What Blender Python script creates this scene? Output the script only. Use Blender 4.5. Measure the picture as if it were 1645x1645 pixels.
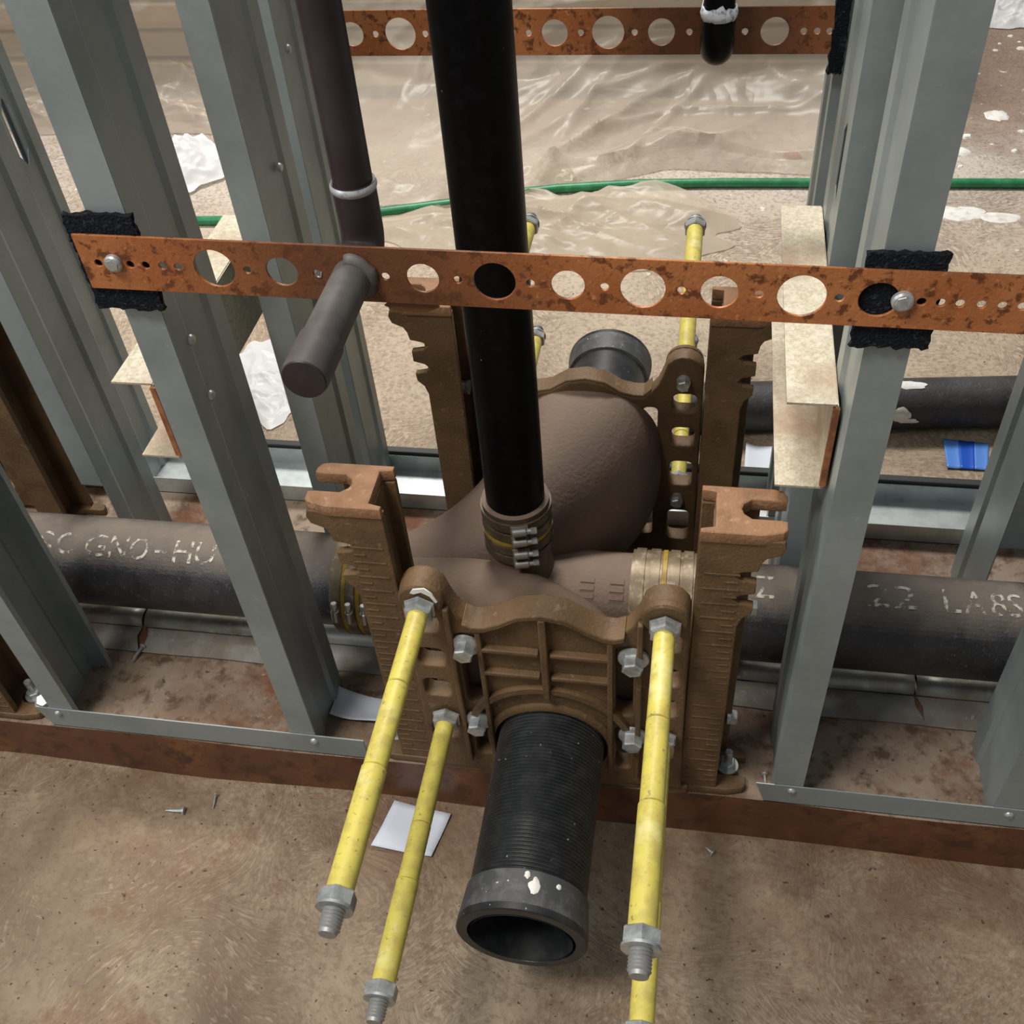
import bpy, bmesh, math, random
from mathutils import Vector, Matrix, noise, Euler
random.seed(7)
PI = math.pi
for o in list(bpy.data.objects): bpy.data.objects.remove(o)
scene = bpy.context.scene
COL = scene.collection

# ------------------------------------------------------------------ camera, world, lights, exposure
cam_d = bpy.data.cameras.new('camera'); cam = bpy.data.objects.new('camera', cam_d); COL.objects.link(cam)
cam_d.sensor_fit = 'HORIZONTAL'; cam_d.sensor_width = 36.0
cam_d.lens = 36.0 * 1691.744 / 1645.0
cam_d.clip_start = 0.02; cam_d.clip_end = 60
xa = Vector((0.98486376, 0.15905504, -0.06888296))
ya = Vector((0.06533141, -0.70873951, -0.70243869))      # image-down direction
za = Vector((-0.16054649, 0.68730619, -0.70840315))      # viewing direction
cm = Matrix.Identity(4)
for i in range(3):
    cm[i][0] = xa[i]; cm[i][1] = -ya[i]; cm[i][2] = -za[i]
cm[0][3], cm[1][3], cm[2][3] = 0.0, 0.0, 1.15
cam.matrix_world = cm
scene.camera = cam
vs = scene.view_settings
vs.view_transform = 'Standard'; vs.look = 'None'; vs.gamma = 1.0; vs.use_curve_mapping = False
vs.exposure = 0.08

world = bpy.data.worlds.new('world'); scene.world = world; world.use_nodes = True
wb = world.node_tree.nodes['Background']
wb.inputs[0].default_value = (0.88, 0.94, 1.0, 1); wb.inputs[1].default_value = 0.22

def area(name, loc, target, size, power, color, sy=None):
    d = bpy.data.lights.new(name, 'AREA'); d.energy = power; d.color = color
    d.shape = 'RECTANGLE'; d.size = size; d.size_y = sy or size
    o = bpy.data.objects.new(name, d); COL.objects.link(o); o.location = loc
    o.rotation_euler = (Vector(target) - Vector(loc)).to_track_quat('-Z', 'Y').to_euler()
    return o
area('ceiling_light_far', (-0.7, 3.0, 3.1), (-0.1, 1.9, 0.0), 1.1, 125, (1.0, 0.96, 0.90), 0.6)
area('ceiling_light_near', (-1.1, -0.2, 3.0), (-0.2, 0.6, 0.0), 1.0, 66, (1.0, 0.95, 0.88), 0.5)
area('window_light', (-2.8, -0.9, 1.9), (-0.1, 0.8, 0.4), 1.3, 22, (0.86, 0.93, 1.0), 1.0)

# ------------------------------------------------------------------ materials
def mat(name, base=(0.5, 0.5, 0.5), rough=0.5, metal=0.0, layers=(), bump=None, spec=None):
    """layers: (scale, colour, lo, hi, kind) mixed over base with a noise / voronoi mask; bump: (scale, strength)"""
    m = bpy.data.materials.new(name); m.use_nodes = True
    nt = m.node_tree; N = nt.nodes; L = nt.links; b = N['Principled BSDF']
    b.inputs['Roughness'].default_value = rough; b.inputs['Metallic'].default_value = metal
    if spec is not None: b.inputs['Specular IOR Level'].default_value = spec
    tc = N.new('ShaderNodeTexCoord')
    col = None
    for k, (sc, c, lo, hi, kind) in enumerate(layers):
        if kind == 'v':
            t = N.new('ShaderNodeTexVoronoi'); t.inputs['Scale'].default_value = sc; out = t.outputs['Color']
        else:
            t = N.new('ShaderNodeTexNoise'); t.inputs['Scale'].default_value = sc
            t.inputs['Detail'].default_value = 6 if kind != 's' else 2; t.inputs['Roughness'].default_value = 0.62; out = t.outputs['Fac']
        mp = N.new('ShaderNodeMapping'); mp.inputs['Location'].default_value = (k * 3.1, k * 1.7, 0.4 * k)
        if kind == 'x': mp.inputs['Scale'].default_value = (0.08, 1, 1)
        if kind == 'z': mp.inputs['Scale'].default_value = (1, 1, 0.08)
        L.new(tc.outputs['Object'], mp.inputs['Vector']); L.new(mp.outputs[0], t.inputs['Vector'])
        r = N.new('ShaderNodeValToRGB'); r.color_ramp.elements[0].position = lo; r.color_ramp.elements[1].position = hi
        L.new(out, r.inputs[0])
        mx = N.new('ShaderNodeMixRGB'); L.new(r.outputs[0], mx.inputs[0])
        if col is None: mx.inputs[1].default_value = (*base, 1)
        else: L.new(col, mx.inputs[1])
        mx.inputs[2].default_value = (*c, 1); col = mx.outputs[0]
    if col is None: b.inputs['Base Color'].default_value = (*base, 1)
    else: L.new(col, b.inputs['Base Color'])
    if bump:
        t = N.new('ShaderNodeTexNoise'); t.inputs['Scale'].default_value = bump[0]; t.inputs['Detail'].default_value = 5
        L.new(tc.outputs['Object'], t.inputs['Vector'])
        bp = N.new('ShaderNodeBump'); bp.inputs['Strength'].default_value = bump[1]; bp.inputs['Distance'].default_value = 0.004
        L.new(t.outputs['Fac'], bp.inputs['Height']); L.new(bp.outputs[0], b.inputs['Normal'])
    return m

M = {}
def add_dust(m, colour, lo, hi, sc):
    """settled dust on upward faces of a material"""
    nt = m.node_tree; N = nt.nodes; L = nt.links; b = N['Principled BSDF']
    g = N.new('ShaderNodeNewGeometry'); sp = N.new('ShaderNodeSeparateXYZ'); L.new(g.outputs['True Normal'], sp.inputs[0])
    t = N.new('ShaderNodeTexNoise'); t.inputs['Scale'].default_value = sc; t.inputs['Detail'].default_value = 6; t.inputs['Roughness'].default_value = 0.7
    tc = N.new('ShaderNodeTexCoord'); L.new(tc.outputs['Object'], t.inputs['Vector'])
    a = N.new('ShaderNodeMath'); a.operation = 'MULTIPLY_ADD'; a.inputs[1].default_value = 0.5; L.new(t.outputs['Fac'], a.inputs[0])
    o = N.new('ShaderNodeMath'); o.operation = 'SUBTRACT'; o.inputs[1].default_value = 0.25; L.new(sp.outputs[2], o.inputs[0]); L.new(o.outputs[0], a.inputs[2])
    r = N.new('ShaderNodeMapRange'); r.inputs[1].default_value = lo; r.inputs[2].default_value = hi; L.new(a.outputs[0], r.inputs[0])
    old = b.inputs['Base Color'].links[0].from_socket if b.inputs['Base Color'].links else None
    mx = N.new('ShaderNodeMixRGB'); L.new(r.outputs[0], mx.inputs[0]); mx.inputs[2].default_value = (*colour, 1)
    if old: L.new(old, mx.inputs[1])
    else: mx.inputs[1].default_value = b.inputs['Base Color'].default_value
    L.new(mx.outputs[0], b.inputs['Base Color'])
    rr = N.new('ShaderNodeMapRange'); rr.inputs[3].default_value = b.inputs['Roughness'].default_value; rr.inputs[4].default_value = 0.8; L.new(r.outputs[0], rr.inputs[0]); L.new(rr.outputs[0], b.inputs['Roughness'])
M['galv'] = mat('galvanised_steel', (0.315, 0.355, 0.358), 0.48, 0.40, [(260, (0.325, 0.370, 0.372), 0.2, 0.8, 'v'), (7, (0.235, 0.272, 0.268), 0.42, 0.68, 'n'), (70, (0.42, 0.45, 0.44), 0.66, 0.76, 'n')])
M['galv_old'] = mat('old_galvanised', (0.58, 0.53, 0.42), 0.45, 0.35, [(420, (0.44, 0.375, 0.25), 0.20, 0.90, 'v'), (130, (0.64, 0.58, 0.47), 0.50, 0.66, 'n'), (9, (0.36, 0.25, 0.17), 0.50, 0.70, 'n')])
M['galv_dirty'] = mat('dirty_galvanised', (0.40, 0.39, 0.34), 0.42, 0.45, [(16, (0.27, 0.22, 0.17), 0.45, 0.65, 'n'), (70, (0.52, 0.50, 0.42), 0.55, 0.7, 'n')])
M['galv_skirt'] = mat('stained_sheet_metal', (0.27, 0.26, 0.235), 0.6, 0.15, [(20, (0.20, 0.165, 0.135), 0.42, 0.62, 'n'), (110, (0.36, 0.34, 0.30), 0.60, 0.72, 'n')])
M['bright'] = mat('bright_zinc', (0.50, 0.54, 0.54), 0.38, 0.5, [(30, (0.40, 0.44, 0.44), 0.4, 0.6, 'n')])
M['zinc'] = mat('zinc_bolt', (0.55, 0.57, 0.57), 0.38, 0.6, [(80, (0.33, 0.34, 0.33), 0.4, 0.65, 'n')])
M['thread'] = mat('zinc_thread', (0.34, 0.34, 0.33), 0.5, 0.5)
M['cast'] = mat('brown_cast_iron', (0.150, 0.088, 0.042), 0.58, 0.0, [(18, (0.105, 0.062, 0.029), 0.42, 0.62, 'n'), (90, (0.21, 0.130, 0.070), 0.60, 0.72, 'n'), (7, (0.20, 0.108, 0.050), 0.60, 0.74, 'n')], (260, 0.25), 0.35)
M['cast_rust_lit'] = mat('rusty_lit_cast_iron', (0.29, 0.152, 0.078), 0.65, 0.0, [(30, (0.21, 0.112, 0.056), 0.42, 0.62, 'n'), (90, (0.37, 0.225, 0.135), 0.58, 0.70, 'n'), (14, (0.33, 0.115, 0.04), 0.62, 0.70, 'n')], (260, 0.3), 0.3)  # rusty cast iron, with overhead light on the fork tops put into its colour
M['fitting'] = mat('painted_cast_fitting', (0.150, 0.100, 0.074), 0.55, 0.0, [(10, (0.125, 0.082, 0.058), 0.42, 0.64, 'n'), (160, (0.24, 0.165, 0.125), 0.62, 0.74, 'n'), (14, (0.10, 0.045, 0.018), 0.68, 0.78, 'n')], (220, 0.22), 0.4)
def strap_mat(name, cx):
    """rusted copper band, darker around the soldered pipe at x = cx"""
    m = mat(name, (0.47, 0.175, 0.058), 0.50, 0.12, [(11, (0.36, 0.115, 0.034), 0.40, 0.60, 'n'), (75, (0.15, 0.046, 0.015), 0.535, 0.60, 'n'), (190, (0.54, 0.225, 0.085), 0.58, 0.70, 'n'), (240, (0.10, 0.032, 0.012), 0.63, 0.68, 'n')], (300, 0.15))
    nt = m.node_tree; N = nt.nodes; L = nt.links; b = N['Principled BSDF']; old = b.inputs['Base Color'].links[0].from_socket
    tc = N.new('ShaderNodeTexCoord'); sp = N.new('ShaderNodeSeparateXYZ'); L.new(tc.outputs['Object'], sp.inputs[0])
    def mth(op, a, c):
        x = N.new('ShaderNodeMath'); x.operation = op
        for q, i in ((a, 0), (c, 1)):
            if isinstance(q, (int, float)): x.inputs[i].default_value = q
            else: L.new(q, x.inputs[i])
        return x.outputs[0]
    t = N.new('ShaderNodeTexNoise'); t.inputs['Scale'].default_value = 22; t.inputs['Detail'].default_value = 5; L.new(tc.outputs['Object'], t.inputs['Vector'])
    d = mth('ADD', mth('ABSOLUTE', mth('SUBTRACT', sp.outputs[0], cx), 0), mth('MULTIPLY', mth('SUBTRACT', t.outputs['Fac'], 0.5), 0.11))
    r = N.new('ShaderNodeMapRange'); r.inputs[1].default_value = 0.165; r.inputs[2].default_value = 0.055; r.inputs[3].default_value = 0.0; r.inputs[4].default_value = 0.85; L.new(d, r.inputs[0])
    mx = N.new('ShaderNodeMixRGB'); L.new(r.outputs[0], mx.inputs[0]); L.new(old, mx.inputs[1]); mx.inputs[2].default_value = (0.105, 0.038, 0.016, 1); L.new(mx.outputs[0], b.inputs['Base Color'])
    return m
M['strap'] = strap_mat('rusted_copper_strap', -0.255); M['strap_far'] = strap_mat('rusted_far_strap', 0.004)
M['black_pipe'] = mat('black_coated_pipe', (0.0035, 0.0035, 0.004), 0.40, 0.0, [(80, (0.007, 0.007, 0.008), 0.5, 0.7, 'n'), (150, (0.35, 0.35, 0.36), 0.775, 0.785, 's')], None, 0.10)
M['dark_copper'] = mat('darkened_copper', (0.030, 0.020, 0.022), 0.42, 0.1, [(20, (0.042, 0.032, 0.032), 0.4, 0.65, 'n'), (120, (0.08, 0.07, 0.065), 0.68, 0.76, 'n')], None, 0.4)
M['grey_copper'] = mat('dusty_copper', (0.125, 0.118, 0.105), 0.6, 0.05, [(14, (0.07, 0.06, 0.058), 0.42, 0.62, 'n'), (120, (0.2, 0.19, 0.175), 0.66, 0.76, 'n')])
M['solder'] = mat('solder', (0.55, 0.56, 0.58), 0.4, 0.5, [(90, (0.25, 0.25, 0.27), 0.5, 0.65, 'n')])
M['foam_white'] = mat('white_residue', (0.72, 0.74, 0.78), 0.7, 0, [(150, (0.25, 0.27, 0.3), 0.5, 0.6, 'n')])
M['iron_pipe'] = mat('black_iron_pipe', (0.034, 0.032, 0.035), 0.44, 0.0, [(26, (0.018, 0.017, 0.019), 0.42, 0.6, 'n'), (170, (0.095, 0.088, 0.085), 0.58, 0.72, 'n'), (90, (0.012, 0.012, 0.013), 0.62, 0.68, 'n')], (420, 0.25), 0.55)
add_dust(M['iron_pipe'], (0.185, 0.152, 0.122), 0.62, 1.0, 40)
add_dust(M['fitting'], (0.20, 0.142, 0.105), 0.60, 1.05, 30)
M['pipe_dusty'] = mat('dusty_iron_pipe', (0.045, 0.043, 0.043), 0.6, 0.0, [(22, (0.025, 0.024, 0.024), 0.42, 0.62, 'n'), (120, (0.115, 0.105, 0.095), 0.60, 0.72, 'n')], (200, 0.2))
M['yellow'] = mat('yellow_sleeve', (0.62, 0.53, 0.105), 0.45, 0.0, [(60, (0.50, 0.41, 0.10), 0.45, 0.62, 'n'), (190, (0.30, 0.245, 0.085), 0.62, 0.68, 'n'), (25, (0.68, 0.61, 0.24), 0.58, 0.70, 'n')])
M['rubber'] = mat('black_abs', (0.012, 0.013, 0.014), 0.42, 0.0, [(60, (0.026, 0.027, 0.028), 0.45, 0.65, 'n'), (140, (0.30, 0.30, 0.29), 0.735, 0.75, 's')], None, 0.5)
M['rubber_grey'] = mat('dusty_abs', (0.050, 0.052, 0.053), 0.55, 0.0, [(60, (0.10, 0.10, 0.10), 0.48, 0.65, 'n'), (110, (0.5, 0.5, 0.48), 0.70, 0.72, 's')])
M['felt'] = mat('black_felt', (0.012, 0.014, 0.018), 0.95, 0, [(240, (0.055, 0.06, 0.075), 0.55, 0.7, 'n')], (500, 1.0), 0.1)
M['gasket_tan'] = mat('band_clamp_steel', (0.215, 0.165, 0.105), 0.42, 0.35, [(80, (0.37, 0.31, 0.22), 0.52, 0.64, 'n'), (24, (0.14, 0.10, 0.055), 0.45, 0.62, 'n')])
M['gasket_dull'] = mat('dull_band_clamp', (0.105, 0.078, 0.045), 0.5, 0.2, [(70, (0.17, 0.13, 0.08), 0.52, 0.64, 'n'), (24, (0.07, 0.05, 0.03), 0.45, 0.62, 'n')])
M['gasket_yel'] = mat('yellow_band', (0.42, 0.27, 0.025), 0.5, 0.0, [(60, (0.25, 0.15, 0.02), 0.45, 0.65, 'n')])
M['screw_steel'] = mat('clamp_screw_steel', (0.36, 0.34, 0.31), 0.35, 0.7)
M['paper'] = mat('white_paper', (0.62, 0.66, 0.74), 0.8)
M['blue'] = mat('blue_print', (0.10, 0.25, 0.68), 0.35); M['blue_dark'] = mat('dark_blue_print', (0.015, 0.09, 0.52), 0.35)
M['hose'] = mat('green_hose', (0.015, 0.17, 0.065), 0.42, 0, [(40, (0.03, 0.24, 0.10), 0.45, 0.6, 'n')])
M['wood'] = mat('lumber', (0.42, 0.33, 0.23), 0.7, 0, [(14, (0.30, 0.23, 0.16), 0.42, 0.6, 'x')])
M['plaster'] = mat('plaster', (0.78, 0.76, 0.72), 0.85, 0, [(60, (0.6, 0.56, 0.5), 0.5, 0.65, 'n')])
M['dark'] = mat('gap_shadow_black', (0.02, 0.022, 0.022), 0.6)
M['rust_edge'] = mat('rust_edge', (0.36, 0.13, 0.045), 0.8, 0, [(70, (0.2, 0.07, 0.03), 0.45, 0.6, 'n')])
M['red'] = mat('faded_red', (0.45, 0.12, 0.13), 0.6)
M['curb'] = mat('rust_stained_curb', (0.105, 0.040, 0.018), 0.40, 0.0, [(9, (0.175, 0.070, 0.026), 0.48, 0.64, 'n'), (40, (0.06, 0.024, 0.013), 0.5, 0.64, 'n')], (60, 0.4), 0.5)

def floor_mat():
    m = bpy.data.materials.new('brushed_concrete'); m.use_nodes = True
    nt = m.node_tree; N = nt.nodes; L = nt.links; b = N['Principled BSDF']
    b.inputs['Roughness'].default_value = 0.62; b.inputs['Specular IOR Level'].default_value = 0.35
    tc = N.new('ShaderNodeTexCoord'); sep = N.new('ShaderNodeSeparateXYZ'); L.new(tc.outputs['Object'], sep.inputs[0])
    def nz(sc, det=6, dist=0.0, rough=0.6, vec=None):
        t = N.new('ShaderNodeTexNoise'); t.inputs['Scale'].default_value = sc; t.inputs['Detail'].default_value = det
        t.inputs['Distortion'].default_value = dist; t.inputs['Roughness'].default_value = rough
        L.new(vec or tc.outputs['Object'], t.inputs['Vector']); return t
    def ramp(src, lo, hi, c0=(0, 0, 0, 1), c1=(1, 1, 1, 1)):
        r = N.new('ShaderNodeValToRGB'); r.color_ramp.elements[0].position = lo; r.color_ramp.elements[1].position = hi
        r.color_ramp.elements[0].color = c0; r.color_ramp.elements[1].color = c1; L.new(src, r.inputs[0]); return r.outputs[0]
    def mix(f, a, c, bt='MIX'):
        x = N.new('ShaderNodeMixRGB'); x.blend_type = bt
        if isinstance(f, float): x.inputs[0].default_value = f
        else: L.new(f, x.inputs[0])
        for s, i in ((a, 1), (c, 2)):
            if isinstance(s, tuple): x.inputs[i].default_value = (*s, 1)
            else: L.new(s, x.inputs[i])
        return x.outputs[0]
    def mth(op, a, c):
        x = N.new('ShaderNodeMath'); x.operation = op
        for s, i in ((a, 0), (c, 1)):
            if isinstance(s, (int, float)): x.inputs[i].default_value = s
            else: L.new(s, x.inputs[i])
        return x.outputs[0]
    col = mix(ramp(nz(1.9, 6, 0.4, 0.62).outputs['Fac'], 0.40, 0.62), (0.41, 0.325, 0.222), (0.140, 0.096, 0.060))
    # the slab beyond the wall is cleaner and paler, dusted with plaster
    far = ramp(mth('ADD', sep.outputs[1], mth('MULTIPLY', nz(3.0).outputs['Fac'], 0.9)), 0.0, 1.0)
    fr = N.new('ShaderNodeMapRange'); fr.inputs[1].default_value = 1.15; fr.inputs[2].default_value = 2.1
    L.new(mth('ADD', sep.outputs[1], mth('MULTIPLY', nz(4.0).outputs['Fac'], 0.5)), fr.inputs[0])
    col = mix(fr.outputs[0], col, (0.50, 0.405, 0.30))
    fr2 = N.new('ShaderNodeMapRange'); fr2.inputs[1].default_value = 2.1; fr2.inputs[2].default_value = 2.7
    L.new(mth('ADD', sep.outputs[1], mth('MULTIPLY', nz(5.0).outputs['Fac'], 0.5)), fr2.inputs[0])
    col = mix(fr2.outputs[0], col, (0.55, 0.495, 0.435))
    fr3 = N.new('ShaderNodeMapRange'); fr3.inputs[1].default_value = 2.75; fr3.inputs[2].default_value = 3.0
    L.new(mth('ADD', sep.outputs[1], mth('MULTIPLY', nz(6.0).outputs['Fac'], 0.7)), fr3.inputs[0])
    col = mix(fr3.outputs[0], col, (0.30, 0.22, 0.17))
    # swirling broom strokes
    wv = N.new('ShaderNodeTexWave'); wv.wave_type = 'RINGS'; wv.inputs['Scale'].default_value = 16; wv.inputs['Distortion'].default_value = 9.0
    wv.inputs['Detail'].default_value = 4; wv.inputs['Detail Scale'].default_value = 2.2
    L.new(tc.outputs['Object'], wv.inputs['Vector'])
    vor = N.new('ShaderNodeTexVoronoi'); vor.inputs['Scale'].default_value = 3.2; vor.inputs['Randomness'].default_value = 1
    wn = nz(3.5, 2, 0, 0.5).outputs['Color']
    wsc = N.new('ShaderNodeVectorMath'); wsc.operation = 'SCALE'; wsc.inputs['Scale'].default_value = 0.16; L.new(wn, wsc.inputs[0])
    wad = N.new('ShaderNodeVectorMath'); wad.operation = 'ADD'; L.new(tc.outputs['Object'], wad.inputs[0]); L.new(wsc.outputs[0], wad.inputs[1])
    L.new(wad.outputs[0], vor.inputs['Vector'])
    mp = N.new('ShaderNodeVectorMath'); mp.operation = 'SUBTRACT'; L.new(wad.outputs[0], mp.inputs[0]); L.new(vor.outputs['Position'], mp.inputs[1])
    ln = N.new('ShaderNodeVectorMath'); ln.operation = 'LENGTH'; L.new(mp.outputs[0], ln.inputs[0])
    sepv = N.new('ShaderNodeSeparateXYZ'); L.new(mp.outputs[0], sepv.inputs[0])
    ang = mth('ARCTAN2', sepv.outputs[1], sepv.outputs[0])
    cmb = N.new('ShaderNodeCombineXYZ'); L.new(mth('MULTIPLY', ln.outputs['Value'], 300.0), cmb.inputs[0]); L.new(mth('MULTIPLY', ang, 6.5), cmb.inputs[1])
    strokes = nz(1.0, 2, 0.2, 0.5, cmb.outputs[0]).outputs['Fac']
    smask = mth('MULTIPLY', ramp(nz(5.0, 3).outputs['Fac'], 0.34, 0.56), ramp(ln.outputs['Value'], 0.07, 0.17))
    st = mth('MULTIPLY', ramp(strokes, 0.54, 0.70), smask)
    col = mix(mth('MULTIPLY', st, 0.62), col, (0.66, 0.53, 0.39))
    st2 = mth('MULTIPLY', ramp(strokes, 0.46, 0.30), smask)
    col = mix(mth('MULTIPLY', st2, 0.5), col, (0.16, 0.10, 0.062))
    fine = nz(140.0, 4).outputs['Fac']
    col = mix(mth('MULTIPLY', ramp(fine, 0.48, 0.64), 0.5), col, (0.15, 0.10, 0.07))
    # rust washed off the curb, and dark flecks
    rr = N.new('ShaderNodeMapRange'); rr.inputs[1].default_value = 0.42; rr.inputs[2].default_value = 0.66
    L.new(sep.outputs[1], rr.inputs[0])
    near = mth('LESS_THAN', sep.outputs[1], 0.9)
    rust = mth('MULTIPLY', mth('MULTIPLY', ramp(nz(6.0, 9, 0.4, 0.78).outputs['Fac'], 0.36, 0.56), rr.outputs[0]), near)
    col = mix(mth('MULTIPLY', rust, 0.85), col, (0.140, 0.074, 0.040))
    rust2 = mth('MULTIPLY', ramp(nz(4.5, 9, 0.3, 0.8).outputs['Fac'], 0.53, 0.64), near)
    col = mix(mth('MULTIPLY', rust2, 0.80), col, (0.165, 0.080, 0.042))
    fl = nz(75.0, 2, 0, 0.5).outputs['Fac']
    col = mix(ramp(fl, 0.74, 0.77), col, (0.06, 0.035, 0.025))
    col = mix(mth('MULTIPLY', ramp(nz(150.0, 2, 0, 0.5).outputs['Fac'], 0.69, 0.73), near), col, (0.075, 0.042, 0.028))
    wf = mth('MULTIPLY', ramp(nz(26.0, 4).outputs['Fac'], 0.66, 0.70), mth('GREATER_THAN', sep.outputs[1], 1.9))
    col = mix(wf, col, (0.72, 0.68, 0.62))
    L.new(col, b.inputs['Base Color'])
    bp = N.new('ShaderNodeBump'); bp.inputs['Strength'].default_value = 0.5; bp.inputs['Distance'].default_value = 0.004
    L.new(mth('ADD', mth('MULTIPLY', strokes, smask), mth('MULTIPLY', fine, 0.5)), bp.inputs['Height']); L.new(bp.outputs[0], b.inputs['Normal'])
    return m
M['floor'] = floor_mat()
M['curb_top'] = mat('stained_slab_top', (0.205, 0.135, 0.092), 0.75, 0.0, [(6, (0.29, 0.225, 0.172), 0.40, 0.58, 'n'), (11, (0.17, 0.072, 0.036), 0.52, 0.66, 'n'), (45, (0.11, 0.066, 0.042), 0.50, 0.66, 'n'), (150, (0.35, 0.27, 0.20), 0.62, 0.72, 'n'), (90, (0.06, 0.035, 0.022), 0.64, 0.70, 'n')], (90, 0.5), 0.25)

def poly_mat(name, tint, alpha):
    m = bpy.data.materials.new(name); m.use_nodes = True
    nt = m.node_tree; N = nt.nodes; L = nt.links; N.remove(N['Principled BSDF'])
    out = N['Material Output']
    df = N.new('ShaderNodeBsdfDiffuse'); df.inputs[0].default_value = (*tint, 1)
    tl = N.new('ShaderNodeBsdfTranslucent'); tl.inputs[0].default_value = (*tint, 1)
    gl = N.new('ShaderNodeBsdfGlossy'); gl.inputs['Roughness'].default_value = 0.34; gl.inputs[0].default_value = (0.95, 0.95, 0.95, 1)
    tp = N.new('ShaderNodeBsdfTransparent'); tp.inputs[0].default_value = (0.97, 0.95, 0.91, 1)
    a = N.new('ShaderNodeMixShader'); a.inputs[0].default_value = 0.30; L.new(df.outputs[0], a.inputs[1]); L.new(tl.outputs[0], a.inputs[2])
    b = N.new('ShaderNodeMixShader'); b.inputs[0].default_value = alpha; L.new(a.outputs[0], b.inputs[1]); L.new(tp.outputs[0], b.inputs[2])
    fr = N.new('ShaderNodeLayerWeight'); fr.inputs[0].default_value = 0.22
    mm = N.new('ShaderNodeMath'); mm.operation = 'MULTIPLY_ADD'; mm.inputs[1].default_value = 0.11; mm.inputs[2].default_value = 0.015; L.new(fr.outputs['Fresnel'], mm.inputs[0])
    tc = N.new('ShaderNodeTexCoord'); nz = N.new('ShaderNodeTexNoise'); nz.inputs['Scale'].default_value = 5; nz.inputs['Detail'].default_value = 3; nz.inputs['Distortion'].default_value = 0.6
    L.new(tc.outputs['Object'], nz.inputs['Vector']); rg = N.new('ShaderNodeMath'); rg.operation = 'PINGPONG'; rg.inputs[1].default_value = 0.25; L.new(nz.outputs['Fac'], rg.inputs[0])
    bp = N.new('ShaderNodeBump'); bp.inputs['Strength'].default_value = 0.30; bp.inputs['Distance'].default_value = 0.06; L.new(rg.outputs[0], bp.inputs['Height'])
    for q in (df, gl, tl): L.new(bp.outputs[0], q.inputs['Normal'])
    c = N.new('ShaderNodeMixShader'); L.new(mm.outputs[0], c.inputs[0]); L.new(b.outputs[0], c.inputs[1]); L.new(gl.outputs[0], c.inputs[2])
    L.new(c.outputs[0], out.inputs[0])
    return m
M['poly'] = poly_mat('plastic_sheeting', (0.68, 0.61, 0.515), 0.50)
M['poly_tan'] = poly_mat('dusty_plastic_sheeting', (0.66, 0.575, 0.46), 0.36)
M['poly_white'] = poly_mat('white_plastic_bag', (0.86, 0.87, 0.88), 0.08)

def worn_paint():
    m = bpy.data.materials.new('worn_stencil_paint'); m.use_nodes = True
    nt = m.node_tree; N = nt.nodes; L = nt.links; b = N['Principled BSDF']
    b.inputs['Base Color'].default_value = (0.62, 0.58, 0.50, 1); b.inputs['Roughness'].default_value = 0.8
    t = N.new('ShaderNodeTexNoise'); t.inputs['Scale'].default_value = 130; t.inputs['Detail'].default_value = 3
    tc = N.new('ShaderNodeTexCoord'); L.new(tc.outputs['Object'], t.inputs['Vector'])
    r = N.new('ShaderNodeValToRGB'); r.color_ramp.elements[0].position = 0.44; r.color_ramp.elements[1].position = 0.60
    L.new(t.outputs['Fac'], r.inputs[0]); L.new(r.outputs[0], b.inputs['Alpha'])
    return m
M['stencil'] = worn_paint()

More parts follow.
